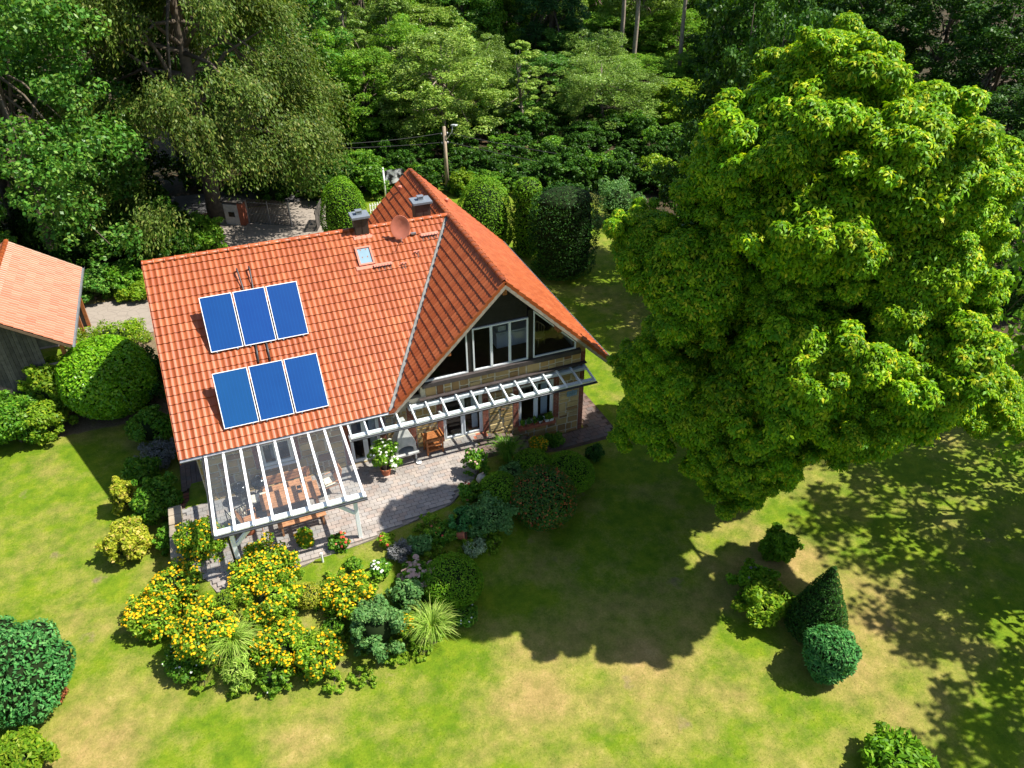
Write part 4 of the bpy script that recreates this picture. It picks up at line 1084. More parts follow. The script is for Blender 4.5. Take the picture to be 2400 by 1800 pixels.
def slat_chair(label, c, rz, frame_m, slat_m, cushion=False):
    t = thing('garden_chair', label, 'chair', c, rz)
    for k in range(6):
        mb = MB(); mb.box((-.25+k*.085, -.24, .41), (-.25+k*.085+.07, .24, .43)); mb.build('seat_slat', slat_m, t)
        mb = MB(); mb.beam((-.215+k*.085, .25, .45), (-.215+k*.085, .42, 1.02), .07, .02, up=(1, 0, 0)); mb.build('back_slat', slat_m, t)
    for sx in (-1, 1):
        mb = MB(); mb.tube([(sx*.28, -.26, 0), (sx*.28, -.25, .62), (sx*.28, .28, .64)], .018, 6); mb.build('front_leg', frame_m, t)
        mb = MB(); mb.tube([(sx*.28, .3, 0), (sx*.28, .26, .42), (sx*.28, .43, 1.05)], .018, 6); mb.build('rear_leg', frame_m, t)
    mb = MB(); mb.tube([(-.28, .43, 1.05), (.28, .43, 1.05)], .018, 6); mb.build('top_rail', frame_m, t)
    if cushion:
        mb = MB(); mb.box((-.24, -.24, .435), (.24, .23, .50)); mb.build('cushion', 'cushion', t, bevel=.02)
    return t
slat_chair('teak chair with pale cushion at the right end of the dining table', (-7.05, -7.15, 0), math.radians(-80), 'table_wood', 'table_wood', True)
slat_chair('teak chair at the left end of the dining table', (-9.85, -8.0, 0), math.radians(100), 'table_wood', 'table_wood')
slat_chair('dark metal slatted chair in the left corner under the canopy', (-10.25, -7.55, 0), math.radians(200), 'black_enamel', 'cushion')
def kettle(label, c, s_=1.0):
    t = thing('kettle_barbecue', label, 'barbecue', c)
    mb = MB(); mb.lathe((0, 0, .62*s_), [(0, -.2), (.14, -.18), (.24, -.1), (.28, 0), (.285, .01)], 20); mb.build('bowl', 'black_enamel', t, smooth=True)
    mb = MB(); mb.lathe((0, 0, .64*s_), [(.287, 0), (.27, .09), (.19, .17), (.08, .21), (0, .215)], 20); mb.build('lid', 'black_enamel', t, smooth=True)
    mb = MB(); mb.tube([(-.06, 0, .85*s_), (-.05, 0, .9*s_), (.05, 0, .9*s_), (.06, 0, .85*s_)], .014, 6); mb.build('handle', 'steel', t)
    for a in (.4, 2.5, 4.6):
        mb = MB(); mb.tube([(.16*math.cos(a), .16*math.sin(a), .5*s_), (.3*math.cos(a), .3*math.sin(a), 0)], .014, 6); mb.build('leg', 'steel', t)
    mb = MB(); mb.lathe((0, 0, .2), [(0, 0), (.16, .0), (.17, .02), (0, .02)], 14); mb.build('ash_tray', 'steel', t)
    return t
kettle('black kettle barbecue by the window under the canopy', (-9.35, -6.5, 0), 1.1)
kettle('smaller black kettle barbecue to the left by the wall', (-10.0, -6.5, 0), .95)
t = thing('serving_trolley', 'dark trolley with a pale tray beside the kettle barbecue', 'trolley', (-9.45, -7.2, 0))
mb = MB(); mb.box((-.25, -.2, .6), (.25, .2, .63)); mb.build('top', 'cushion', t, bevel=.01)
mb = MB(); mb.box((-.25, -.2, .2), (.25, .2, .23)); mb.build('shelf', 'black_enamel', t)
for sx in (-.22, .22):
    for sy in (-.17, .17):
        mb = MB(); mb.box((sx-.015, sy-.015, 0), (sx+.015, sy+.015, .6)); mb.build('leg', 'black_enamel', t)
pot('flower_pot', 'large empty terracotta pot under the canopy by the dark chair', (-9.95, -8.15, 0), .2, .34)
lantern = thing('table_lantern', 'small dark lantern standing on the dining table', 'lantern', (-8.1, -7.58, .745))
mb = MB(); mb.box((-.07, -.07, 0), (.07, .07, .02)); mb.box((-.07, -.07, .2), (.07, .07, .22)); mb.build('body', 'dark_metal', lantern)
for sx in (-.06, .06):
    for sy in (-.06, .06):
        mb = MB(); mb.box((sx-.008, sy-.008, .02), (sx+.008, sy+.008, .2)); mb.build('corner_post', 'dark_metal', lantern)

# ------------------------------------------------------------------ foliage tools
def leaf_quads(p, n, a, L, Wd, fold=.0):
    b = unit(np.cross(n, a)); L = np.asarray(L)[:, None]; Wd = np.asarray(Wd)[:, None]
    v = np.stack([p-a*L*.5, p+b*Wd*.5+n*Wd*fold, p+a*L*.5, p-b*Wd*.5+n*Wd*fold], 1).reshape(-1, 3)
    return v, np.arange(len(v)).reshape(-1, 4)
def rdir(n): return unit(rng.normal(size=(n, 3)))
def lobes_pts(lobes, n, inner=.72, outer=1.04, cull=.78, up_bias=0.0):
    """points on a set of ellipsoid lobes (c, r(3)); points buried in other lobes are dropped"""
    C = np.array([l[0] for l in lobes], float); R = np.array([np.broadcast_to(l[1], 3) for l in lobes], float)
    w_ = (R.prod(1))**(2/3); k = rng.choice(len(C), n, p=w_/w_.sum())
    d = rdir(n); d[:, 2] += up_bias; d = unit(d)
    f = inner+(outer-inner)*rng.random(n)**.6
    p = C[k]+d*R[k]*f[:, None]; nn = unit(d/R[k])
    keep = np.ones(n, bool)
    for i in range(len(C)):
        q = np.linalg.norm((p-C[i])/R[i], axis=1); keep &= ~((q < cull) & (k != i))
    return p[keep], nn[keep]
def sublobes(lobes, k, f=.42, flat=.8, upb=.25):
    out = []
    for c, r in lobes:
        r = np.broadcast_to(r, 3)
        for j in range(k):
            d = rdir(1)[0]; d[2] += upb; d = unit(d); q = f*random.uniform(.75, 1.25)*r.mean()
            out.append((np.array(c)+d*r*.78, (q, q, q*flat)))
    return out
def leafy(lobes, n, L, Wd, up=.45, droop=.3, jit=.6, inner=.72, cull=.78, fold=.12, zmin=None):
    p, nn = lobes_pts(lobes, n, inner, cull=cull)
    if zmin is not None: k = p[:, 2] > zmin; p, nn = p[k], nn[k]
    m = len(p); nrm = unit(nn*.7+np.array([0, 0, up])+rng.normal(size=(m, 3))*jit)
    ax = unit(np.cross(nrm, rdir(m)) + nn*.35 + np.array([0, 0, -droop])); ax = unit(ax-nrm*(ax*nrm).sum(1, keepdims=True))
    return leaf_quads(p, nrm, ax, L*rng.uniform(.7, 1.3, m), Wd*rng.uniform(.7, 1.3, m), fold)
def palmate(p, nn, size, k=6, up=.6):
    """horse chestnut leaves: k leaflets hanging from one point, sharing the centre"""
    m = len(p); nrm = unit(nn*.55+np.array([0, 0, up])+rng.normal(size=(m, 3))*.38)
    t1 = unit(np.cross(nrm, rdir(m))); t2 = np.cross(nrm, t1); s_ = size*rng.uniform(.7, 1.25, m)[:, None]
    V = [p[:, None, :]]; F = []
    nv = 1+3*k
    for j in range(k):
        t = 2*math.pi*(j+.2)/k*.86; d = t1*math.cos(t)+t2*math.sin(t); sd = np.cross(nrm, d); dr = .42+.25*rng.random((m, 1))
        mid = p+d*s_*.6-nrm*s_*dr*.28; tip = p+d*s_*.98-nrm*s_*dr*.95-np.array([0, 0, .08])*s_
        V.append(np.stack([mid+sd*s_*.25, tip, mid-sd*s_*.25], 1))
    V = np.concatenate(V, 1).reshape(-1, 3); base = (np.arange(m)*nv)[:, None]
    for j in range(k): F.append(np.concatenate([base, base+1+3*j, base+2+3*j, base+3+3*j], 1))
    return V, np.concatenate(F, 0)
def ball_geo(lobes, k=10, shrink=.8):
    V = []; F = []; b = 0
    for c, r in lobes:
        r = np.broadcast_to(r, 3)*shrink
        th = np.linspace(0, math.pi, k//2+2); ph = np.linspace(0, 2*math.pi, k, endpoint=False)
        v = np.array([[math.sin(a)*math.cos(q), math.sin(a)*math.sin(q), math.cos(a)] for a in th for q in ph])*r+np.array(c)
        for i in range(len(th)-1):
            for j in range(k): F.append((b+i*k+j, b+i*k+(j+1) % k, b+(i+1)*k+(j+1) % k, b+(i+1)*k+j))
        V.append(v); b += len(v)
    return np.concatenate(V), np.array(F)
def merge(*parts):
    V = []; F = []; M = []; b = 0
    for v, f, mi in parts:
        V.append(v); F.append(f+b); M.append(np.full(len(f), mi)); b += len(v)
    return np.concatenate(V), np.concatenate(F), np.concatenate(M)
def limbs(mb, base, top, r0, targets, k=7):
    base, top = Vector(base), Vector(top)
    pts = [base.lerp(top, t)+Vector((random.gauss(0, r0*.25), random.gauss(0, r0*.25), 0))*(0 < t < 1) for t in (0, .08, .3, .55, .8, 1)]
    mb.tube(pts, [r0*1.35, r0, r0*.85, r0*.68, r0*.45, r0*.2], k)
    for t in targets:
        t = Vector(t); s_ = random.uniform(.3, .8); o = base.lerp(top, s_); mid = o.lerp(t, .5)+Vector((0, 0, .12*(t-o).length))
        rr = r0*(.5-.3*s_); mb.tube([o, mid, t], [rr, rr*.6, rr*.2], 5)
def obj_me(name, me, parent, loc_=None):
    o = bpy.data.objects.new(name, me); link(o, parent); return o

# ------------------------------------------------------------------ the big horse chestnut
CT = np.array([8.0, -11.5, 7.1]); CRAD = np.array([6.4, 6.4, 9.5])
def ray_np(x, y):
    d = ray(x, y); return np.array(CAMP), np.array(d)/d.length
def hit_ell(px, py):
    o, d = ray_np(px, py); q = (o-CT)/CRAD; e = d/CRAD
    a = e@e; b = q@e; c = q@q-1; disc = b*b-a*c
    t = -b/a if disc < 0 else (-b-math.sqrt(disc))/a
    return o+d*t
sil = [(1960, 95), (1810, 140), (1710, 215), (2080, 180), (2240, 190), (2300, 300), (2370, 420), (2310, 560), (2220, 690), (2290, 840), (2370, 960), (2250, 1030), (2050, 1110), (1870, 1150), (1720, 1165), (1580, 1080), (1510, 960), (1540, 800), (1490, 620), (1540, 500), (1610, 420), (1670, 310)]
inn = [(1900, 270), (1985, 420), (1840, 430), (2150, 330), (1760, 560), (2050, 560), (2200, 480), (1620, 640), (1740, 750), (1950, 700), (2090, 790), (2230, 880), (1880, 880), (1640, 880), (2020, 960), (1760, 1020), (1610, 760), (1910, 150), (1700, 420), (1800, 1110)]
SIL = np.array([(1960, 40), (2120, 110), (2270, 130), (2350, 290), (2410, 420), (2350, 600), (2280, 720), (2370, 850), (2420, 980), (2280, 1080), (2070, 1160), (1870, 1210), (1700, 1220), (1540, 1130), (1450, 990), (1430, 900), (1480, 790), (1425, 660), (1430, 580), (1500, 440), (1590, 340), (1640, 230), (1720, 120), (1830, 60)])
def px_of(p):
    d = Vector(p)-Vector(CAMP); z = d.dot(CF); return 1200+FPX*d.dot(CR)/z, 900-FPX*d.dot(CU)/z, FPX/z
def fits(p, r, m=.85):
    x, y, k = px_of(p); d_, i_ = poly_dist(np.array([x]), np.array([y]), SIL)
    if not i_[0]: return False
    e = 1e9
    for j in range(len(SIL)):
        a_ = SIL[j]; b_ = SIL[(j+1) % len(SIL)]; v_ = b_-a_; t_ = np.clip(((x-a_[0])*v_[0]+(y-a_[1])*v_[1])/(v_@v_), 0, 1); e = min(e, np.hypot(x-a_[0]-t_*v_[0], y-a_[1]-t_*v_[1]))
    return e > r*k*m
masses = []
for px_, py_, R_, k_ in ((1900, 185, 2.7, .80), (1905, 450, 2.6, .80), (2190, 330, 2.7, .80), (1590, 640, 2.3, .84), (2230, 590, 2.2, .80), (1880, 890, 2.6, .82), (2190, 900, 2.6, .84), (1630, 990, 2.3, .84), (1720, 330, 2.1, .82), (1760, 1070, 2.2, .84), (2040, 1010, 2.2, .84), (2300, 440, 1.7, .88), (2330, 940, 1.7, .9), (1500, 560, 1.5, .92), (1530, 900, 1.7, .92), (1500, 990, 1.4, .93), (1700, 1130, 1.7, .9), (1950, 90, 1.8, .86), (1800, 690, 1.6, .74)):
    p = hit_ell(px_, py_); masses.append((CT+(p-CT)*(k_+.02), R_*.92))
tries = 0
while len(masses) < 29 and tries < 6000:               # the sides the photograph does not face
    tries += 1
    d = unit(rng.normal(size=3)); d[2] = abs(d[2])*.9-.35
    d = unit(d); p = CT+d*CRAD*random.uniform(.5, .68); r = random.uniform(1.6, 2.1)
    if all(np.linalg.norm(p-l[0]) > 2.6 for l in masses) and fits(p, r, .95): masses.append((p, r))
def bough_mesh():
    lobs = []
    for j in range(15):
        d = rdir(1)[0]; d[2] = d[2]*.9+.15; d = unit(d); r = random.uniform(.28, .42); lobs.append((d*.72*np.array([1, 1, .9]), (r, r, r*.75)))
    sb = sublobes(lobs, 7, .42, .8, .25); C_ = np.array([l[0] for l in sb]); R__ = np.array([l[1] for l in sb])
    n_ = 34000; w_ = R__[:, 0]**2; k_ = rng.choice(len(C_), n_, p=w_/w_.sum()); d_ = rdir(n_); d_[:, 2] += .15; d_ = unit(d_)
    p = C_[k_]+d_*R__[k_]*(.5+.58*rng.random(n_)**.6)[:, None]; keep = np.linalg.norm(p/np.array([1, 1, .9]), axis=1) > .72
    p, d_ = p[keep][:15500], d_[keep][:15500]
    v1, f1 = palmate(p, d_, .050, 4)
    p2, n2 = lobes_pts([(np.zeros(3), (.68, .68, .6))], 6500, .85, 1.1, .1); v2, f2 = palmate(p2, n2, .058, 4)
    V_, F_, M_ = merge((v1, f1, 0), (v2, f2, 0)); return np_mesh('leafy_bough', V_, F_, 'chestnut_leaf')
BOUGH = [bough_mesh() for _ in range(4)]
for k in range(5): masses.append((CT+np.array([random.uniform(-1.8, 1.8), random.uniform(-1.8, 1.8), -4.2+2.1*k]), 2.2))  # unseen inner boughs added to block light through the crown
zgc = zg(CT[0], CT[1])
ch = thing('chestnut_tree', 'huge horse chestnut tree with bright green drooping leaves beside the house', 'tree', (CT[0], CT[1], zgc))
base_ = np.array([CT[0], CT[1], zgc])
mb = MB(); limbs(mb, (0, 0, -.3), (.3, .2, 13.0), .42, [Vector(c-base_) for c, R_ in masses]+[Vector(c-base_+np.array([random.uniform(-1, 1), random.uniform(-1, 1), .6])) for c, R_ in masses]); mb.build('trunk', 'bark', ch, smooth=True)
pi_, ni_ = lobes_pts([(CT-base_, CRAD*np.array([.45, .45, .55]))], 3500, .7, 1.1, .1); vi_, fi_ = palmate(pi_, ni_, .2, 4)  # unseen inner leaves added to keep the crown dark inside
crown_o = obj_me('crown', np_mesh('crown', vi_, fi_, 'chestnut_leaf'), ch)
for i, (c, R_) in enumerate(masses):
    o = obj_me('leafy_bough', BOUGH[i % 4], crown_o); o.location = c-base_; o.scale = (R_, R_, R_*random.uniform(.9, 1.05)); o.rotation_euler = (0, 0, random.uniform(0, 6.28))

# ------------------------------------------------------------------ generic trees
def tree_mesh(kind, h, r, n, L, Wd, nl=26, base=.22, shape='round', **k):
    """crown of a unit tree: lobes spread over an egg, returned with trunk targets"""
    lobes = []; tries = 0
    while len(lobes) < nl and tries < 4000:
        tries += 1
        t = random.random(); a = random.uniform(0, 2*math.pi)
        z = h*(base+(1-base)*t)
        prof = {'round': math.sin(math.pi*min(1, .27+.70*t))**.6, 'cone': (1-t)**.8+.08, 'column': .9*(1-t**4)+.1, 'vase': .45+.6*math.sin(math.pi*.5*min(1, t*1.3))*(1 if t < .8 else (1-t)/.2*.6+.4)}[shape]
        rr = r*prof*random.uniform(.45, .9); q = np.array([rr*math.cos(a), rr*math.sin(a), z*.94])
        lr = r*random.uniform(.20, .33)
        if all(np.linalg.norm((q-l[0])) > lr*.7 for l in lobes): lobes.append((q, (lr, lr, lr*random.uniform(.62, .85))))
    subl = sublobes(lobes, 7, .45, .8, .2)
    v, f = leafy(subl, n, L, Wd, **{'inner': .45, 'cull': .6, **k})
    return v, f, lobes
TREES = {}
def proto(key, mat, barkm, *a, trunk_r=.2, **k):
    v, f, lobes = tree_mesh(key, *a, **k)
    me = np_mesh('crown', v, f, mat)
    mb = MB(); hh = a[0]; limbs(mb, (0, 0, -.4), (random.gauss(0, .2), random.gauss(0, .2), hh*.86), trunk_r, [Vector(l[0]) for l in lobes[::2]], 6)
    TREES[key] = (me, mb.mesh('trunk', barkm, True), a[0], a[1])
proto('broad', 'maple_leaf', 'bark', 12, 4.2, 50000, .19, .115, nl=64, base=.04, trunk_r=.24)
proto('bright', 'bright_leaf', 'bark', 11, 4.2, 50000, .18, .10, nl=64, base=.02, trunk_r=.18)
proto('pale', 'pale_leaf', 'pale_bark', 11.5, 4.0, 50000, .19, .085, nl=60, base=.05, trunk_r=.16)
proto('willow', 'willow_leaf', 'bark', 10, 4.0, 50000, .18, .065, nl=64, base=.02, trunk_r=.18, jit=.9)
proto('dark', 'dark_leaf', 'bark', 13, 4.4, 38000, .24, .14, nl=60, base=.02, trunk_r=.25)
proto('slender', 'pale_leaf', 'pale_bark', 10, 1.7, 13000, .22, .10, nl=30, base=.1, shape='column', trunk_r=.1)
proto('birch', 'willow_leaf', 'pale_bark', 14, 2.6, 20000, .24, .09, nl=44, base=.1, shape='column', trunk_r=.14, droop=.9)
proto('pine', 'pine_needle', 'pale_bark', 24, 3.4, 14000, .4, .06, nl=26, base=.62, shape='round', trunk_r=.24, jit=1.0)
proto('spruce', 'pine_needle', 'bark', 18, 3.2, 24000, .4, .07, nl=70, base=.03, shape='cone', trunk_r=.22, droop=.6)
proto('lime', 'lime_leaf', 'bark', 7, 3.0, 24000, .22, .12, nl=44, base=.02, trunk_r=.12)
proto('airy', 'bright_leaf', 'bark', 12, 4.0, 5200, .3, .2, nl=40, base=.2, trunk_r=.2)
proto('maple', 'maple_leaf', 'bark', 19, 6.2, 62000, .24, .15, nl=80, base=.08, trunk_r=.3)
proto('bush', 'green_leaf', 'bark', 3.0, 2.2, 5000, .22, .13, nl=22, base=.02, trunk_r=.06)
proto('bed_plant', 'daisy_leaf', 'bark', .6, .5, 900, .11, .055, nl=9, base=.05, trunk_r=.02)
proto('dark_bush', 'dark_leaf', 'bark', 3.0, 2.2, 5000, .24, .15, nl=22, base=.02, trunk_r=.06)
def tree(key, name, label, x, y, h, r=None, rz=None, group=None, cat='tree'):
    me, tm_, h0, r0 = TREES[key]; z = zg(x, y)
    t = thing(name, label, cat, (x, y, z), random.uniform(0, 6.28) if rz is None else rz, group)
    sz = h/h0; sr = sz if r is None else r/r0; t.scale = (sr, sr, sz)
    obj_me('crown', me, t); obj_me('trunk', tm_, t); return t
def tree_px(key, name, label, px, top, Yw, rpx, **k):
    q = PY(px, top, Yw); depth = (q-Vector(CAMP)).dot(CF); r = rpx*depth/FPX
    return tree(key, name, label, q.x, Yw, q.z-zg(q.x, Yw), r, **k)

# ------------------------------------------------------------------ weeping beech by the gate
def beech():
    bq = P(515, 520, BZ); bx, by = bq.x, bq.y+.6; z0 = zg(bx, by)
    lobes = []
    R0, H0 = 8.2, 19.0
    for k in range(108):
        t = random.random()**.85; a = random.uniform(0, 2*math.pi); z = 3.2+(H0-3.2)*t
        rr = R0*(1-.75*t**1.6)*random.uniform(.55, 1.0)
        lobes.append((np.array([rr*math.cos(a), rr*math.sin(a), z]), (1.5, 1.5, .9)))
    n = 15500; C = np.array([l[0] for l in lobes]); k = rng.integers(0, len(C), n)
    th = np.arctan2(C[k, 1], C[k, 0])+rng.normal(0, .55, n); out = np.stack([np.cos(th), np.sin(th), 0*th], 1)
    st = C[k]+rng.normal(size=(n, 3))*np.array([.62, .62, .34])
    ln = rng.uniform(1.1, 3.0, n); m = 11; P_ = []; N_ = []; A_ = []
    for j in range(m):
        s_ = j/(m-1); p = st+out*(ln*.55*(s_-.35*s_*s_))[:, None]+np.array([0, 0, 1])*((.10*s_-.75*s_*s_)*ln)[:, None]+rng.normal(size=(n, 3))*.09
        ax = unit(out*(1-.6*s_)+np.array([0, 0, -1.0])*(.1+1.3*s_)+rng.normal(size=(n, 3))*.35)
        nr = unit(np.cross(ax, np.cross(np.array([0, 0, 1.0]), ax))+out*.4+rng.normal(size=(n, 3))*.45)
        P_.append(p); N_.append(nr); A_.append(unit(ax-nr*(ax*nr).sum(1, keepdims=True)))
    p, nr, ax = np.concatenate(P_), np.concatenate(N_), np.concatenate(A_); kk = p[:, 2] > 1.3; p, nr, ax = p[kk], nr[kk], ax[kk]
    v, f = leaf_quads(p, nr, ax, .215*rng.uniform(.7, 1.3, len(p)), .09*rng.uniform(.7, 1.3, len(p)), .1)
    t = thing('beech_tree', 'tall weeping beech with olive brown hanging branches by the gate', 'tree', (bx, by, z0))
    obj_me('crown', np_mesh('crown', v, f, 'beech_leaf'), t)
    mb = MB(); limbs(mb, (0, 0, -.4), (.3, .2, 17), .48, [Vector(c)*.9 for c in C[::4]], 8); mb.build('trunk', 'bark', t, smooth=True)
beech()

# ------------------------------------------------------------------ trees round the garden
q = PY(70, 300, 17); tree('maple', 'maple_tree', 'tall dark green maple behind the outbuilding at the left edge', q.x-1.0, 17, 19, 6.2)
q = PY(-60, 300, 24); tree('dark', 'forest_tree', 'dark broadleaf tree behind the maple at the far left', q.x, 25, 20, 6)
tree_px('dark', 'forest_tree', 'dark tree showing between the maple and the weeping beech', 290, -160, 30, 200)
tree_px('broad', 'forest_tree', 'deep green tree standing behind the weeping beech', 560, -220, 38, 200)
tree_px('birch', 'birch_tree', 'pale birch right of the beech top at the upper edge', 790, -60, 40, 90)
tree_px('birch', 'birch_tree', 'second pale birch with thin white stem near the upper edge', 905, -30, 43, 90)
tree_px('bright', 'leafy_tree', 'bright green tree between the beech and the pale feathery tree', 850, 115, 33, 140)
tree_px('pale', 'leafy_tree', 'big pale green feathery tree behind the utility pole', 1025, 62, 29.5, 172)
tree_px('broad', 'forest_tree', 'dark blue green tree above the pale feathery tree', 1090, -60, 47, 130)
tree_px('slender', 'slender_tree', 'slender sparse tree between the feathery tree and the willow', 1225, 85, 31, 75)
tree_px('spruce', 'spruce_tree', 'dark spruce at the upper edge left of the pine trunks', 1300, -260, 42, 120)
tree_px('broad', 'forest_tree', 'green tree behind the slender sparse tree', 1190, -60, 52, 130)
tree_px('willow', 'willow_tree', 'rounded grey green willow behind the clipped hedges', 1425, 125, 29, 140)
tree_px('willow', 'willow_tree', 'smaller grey green willow rising behind the rounded one', 1390, 65, 37, 115)
tree_px('lime', 'leafy_tree', 'yellow green tree between the willow and the chestnut', 1600, 190, 28, 110)
tree_px('lime', 'leafy_tree', 'low yellow green tree close behind the chestnut crown', 1690, 330, 24, 90)
tree_px('bright', 'forest_tree', 'light green tree behind the rightmost bare pine trunk', 1590, 20, 44, 130)
for px_, Yw, lab in ((1457, 41, 'left one of the close pair of bare pine trunks'), (1489, 38.5, 'thicker right one of the close pair of bare pine trunks'), (1597, 36, 'single leaning pine trunk right of the close pair'), (1688, 40, 'distant pine trunk just left of the chestnut top')):
    q = PY(px_, 100, Yw); tree('pine', 'pine_tree', lab, q.x, Yw, 25, 3.2, group='tall pines in the wood')
for px_, top, Yw, rp, key, lab in ((1760, -120, 33, 130, 'dark', 'dark tree above the left shoulder of the chestnut'), (1930, -160, 34, 140, 'dark', 'dark tree above the top of the chestnut'), (2100, -120, 26, 150, 'dark', 'dark tree above the right shoulder of the chestnut'), (2260, -60, 21, 150, 'dark', 'dark tree in the upper right corner behind the chestnut'), (2400, -20, 14, 170, 'dark', 'dark tree at the right edge above the chestnut crown'),
        (1850, 0, 26, 110, 'broad', 'green tree peeping out above the chestnut top'), (2440, 180, 5, 170, 'dark', 'dark tree at the right edge beside the chestnut'), (2470, 420, -4, 170, 'dark', 'dark tree low at the right edge beside the chestnut')):
    tree_px(key, 'forest_tree', lab, px_, top, Yw, rp)
# trees just outside the frame whose shade lies on the right of the lawn
for i, (x, y, h) in enumerate(((16.6, -21.2, 13), (14.4, -25.2, 12), (17.6, -17.2, 13.5), (20.5, -13.0, 14), (21.5, -21, 15))):
    tree('airy', 'boundary_tree', 'broadleaf tree of the boundary row outside the right edge', x, y, h, 3.9, group='boundary trees right of the lawn')
tree('dark', 'forest_tree', 'dark tree hidden close behind the chestnut crown', 15, -1, 15, 3.6)
tree('dark', 'forest_tree', 'dark tree hidden behind the chestnut towards the road', 16.5, 3.8, 15, 3.6)
# the wood behind
def wood():
    k = 0
    spots = []
    for row, (Yw, top, step, rp) in enumerate(((50, -190, 120, 110), (60, -230, 120, 105), (74, -260, 120, 95))):
        for px_ in range(560+row*37, 2150, step): spots.append((px_+random.uniform(-25, 25), top+random.uniform(-60, 60), Yw+random.uniform(-4, 4), rp*random.uniform(.9, 1.2)))
    for (px_, top, Yw, rp) in spots:
        key = random.choice(['broad', 'bright', 'bright', 'broad', 'spruce', 'pale', 'willow'])
        tree_px(key, 'wood_tree', {'broad': 'deep green', 'bright': 'bright green', 'spruce': 'dark pointed', 'pale': 'pale', 'willow': 'grey green'}[key]+' tree of the dense wood far behind the house', px_, top, Yw, rp, group='trees of the wood behind the road')
wood()
mid = [(745, 70, 36, 90, 'bright', 'green tree right beside the weeping beech'), (935, 40, 37, 100, 'bright', 'green tree behind the left side of the feathery tree'), (1120, 75, 36, 95, 'willow', 'grey green tree between the feathery and slender trees'), (1275, 120, 35, 85, 'broad', 'dark green tree right of the slender tree'), (1330, 60, 40, 100, 'broad', 'deep green tree above the rounded willow'), (1520, 130, 35, 95, 'bright', 'green tree between the pine trunks'), (1655, 120, 34, 95, 'bright', 'green tree behind the edge of the chestnut'), (660, 150, 33, 90, 'broad', 'dark tree seen through the beech'), (1010, 5, 45, 110, 'pale', 'hazy pale tree near the top centre'), (1440, 20, 46, 110, 'bright', 'green tree behind the close pair of pine trunks')]
for px_, top, Yw, rp, key, lab in mid: tree_px(key, 'leafy_tree', lab, px_, top, Yw, rp*1.2)
def understorey():
    for row, (Yw, py0) in enumerate(((27.6, 0), (30.0, 0), (33.0, 0), (37, 0), (40, 0), (44, 0))):
        for px_ in range(560+row*30, 1760, 74):
            q = PY(px_+random.uniform(-20, 20), 430-row*32, Yw+random.uniform(-.6, .6)); q.z = BZ
            q = P(px_+random.uniform(-20, 20), {0: 447, 1: 425, 2: 398, 3: 365, 4: 330, 5: 295}[row], BZ)
            h = random.uniform(1.1, 2.1); r_ = random.uniform(1.3, 1.9)
            if row == 0 and (px_ < 780 or 1030 < px_ < 1110): h *= .55
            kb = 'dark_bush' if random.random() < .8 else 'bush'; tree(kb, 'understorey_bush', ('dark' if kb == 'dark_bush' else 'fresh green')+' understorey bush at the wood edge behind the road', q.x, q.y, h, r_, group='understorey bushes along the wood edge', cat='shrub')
    for k in range(26):
        x = random.uniform(-24, -10); y = random.uniform(14.5, 24)
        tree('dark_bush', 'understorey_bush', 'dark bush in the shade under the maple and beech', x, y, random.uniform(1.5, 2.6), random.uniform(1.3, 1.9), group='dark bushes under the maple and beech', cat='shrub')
    for k in range(30):
        x = random.uniform(9.5, 26); y = random.uniform(-6, 26)
        if x < 12 and y < 14: continue
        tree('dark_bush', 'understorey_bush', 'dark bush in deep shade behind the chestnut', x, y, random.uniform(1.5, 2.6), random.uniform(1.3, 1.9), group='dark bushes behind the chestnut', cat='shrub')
understorey()

# ------------------------------------------------------------------ shrubs
def place(px, py, h):
    z = GZ
    for _ in range(6): q = P(px, py, z+h*.5); z = zg(q.x, q.y)
    return q.x, q.y, z
def flowers(lobes, n, size, zmin=-9, up=.75, k=6):
    p, nn = lobes_pts(lobes, n*3, .98, 1.12, .95)
    keep = (nn[:, 2] > -.1) & (p[:, 2] > zmin); p, nn = p[keep][:n], nn[keep][:n]; m = len(p)
    nr = unit(nn*.5+np.array([0, 0, up])+rng.normal(size=(m, 3))*.3); t1 = unit(np.cross(nr, rdir(m))); t2 = np.cross(nr, t1); s_ = size*rng.uniform(.7, 1.2, m)[:, None]
    V = [(p+nr*size*.25)[:, None]]
    for j in range(k): a = 2*math.pi*j/k; V.append((p+(t1*math.cos(a)+t2*math.sin(a))*s_*.5)[:, None])
    V = np.concatenate(V, 1).reshape(-1, 3); b = (np.arange(m)*(k+1))[:, None]
    F = np.concatenate([np.concatenate([b, b+1+j, b+1+(j+1) % k], 1) for j in range(k)], 0)
    return V, F
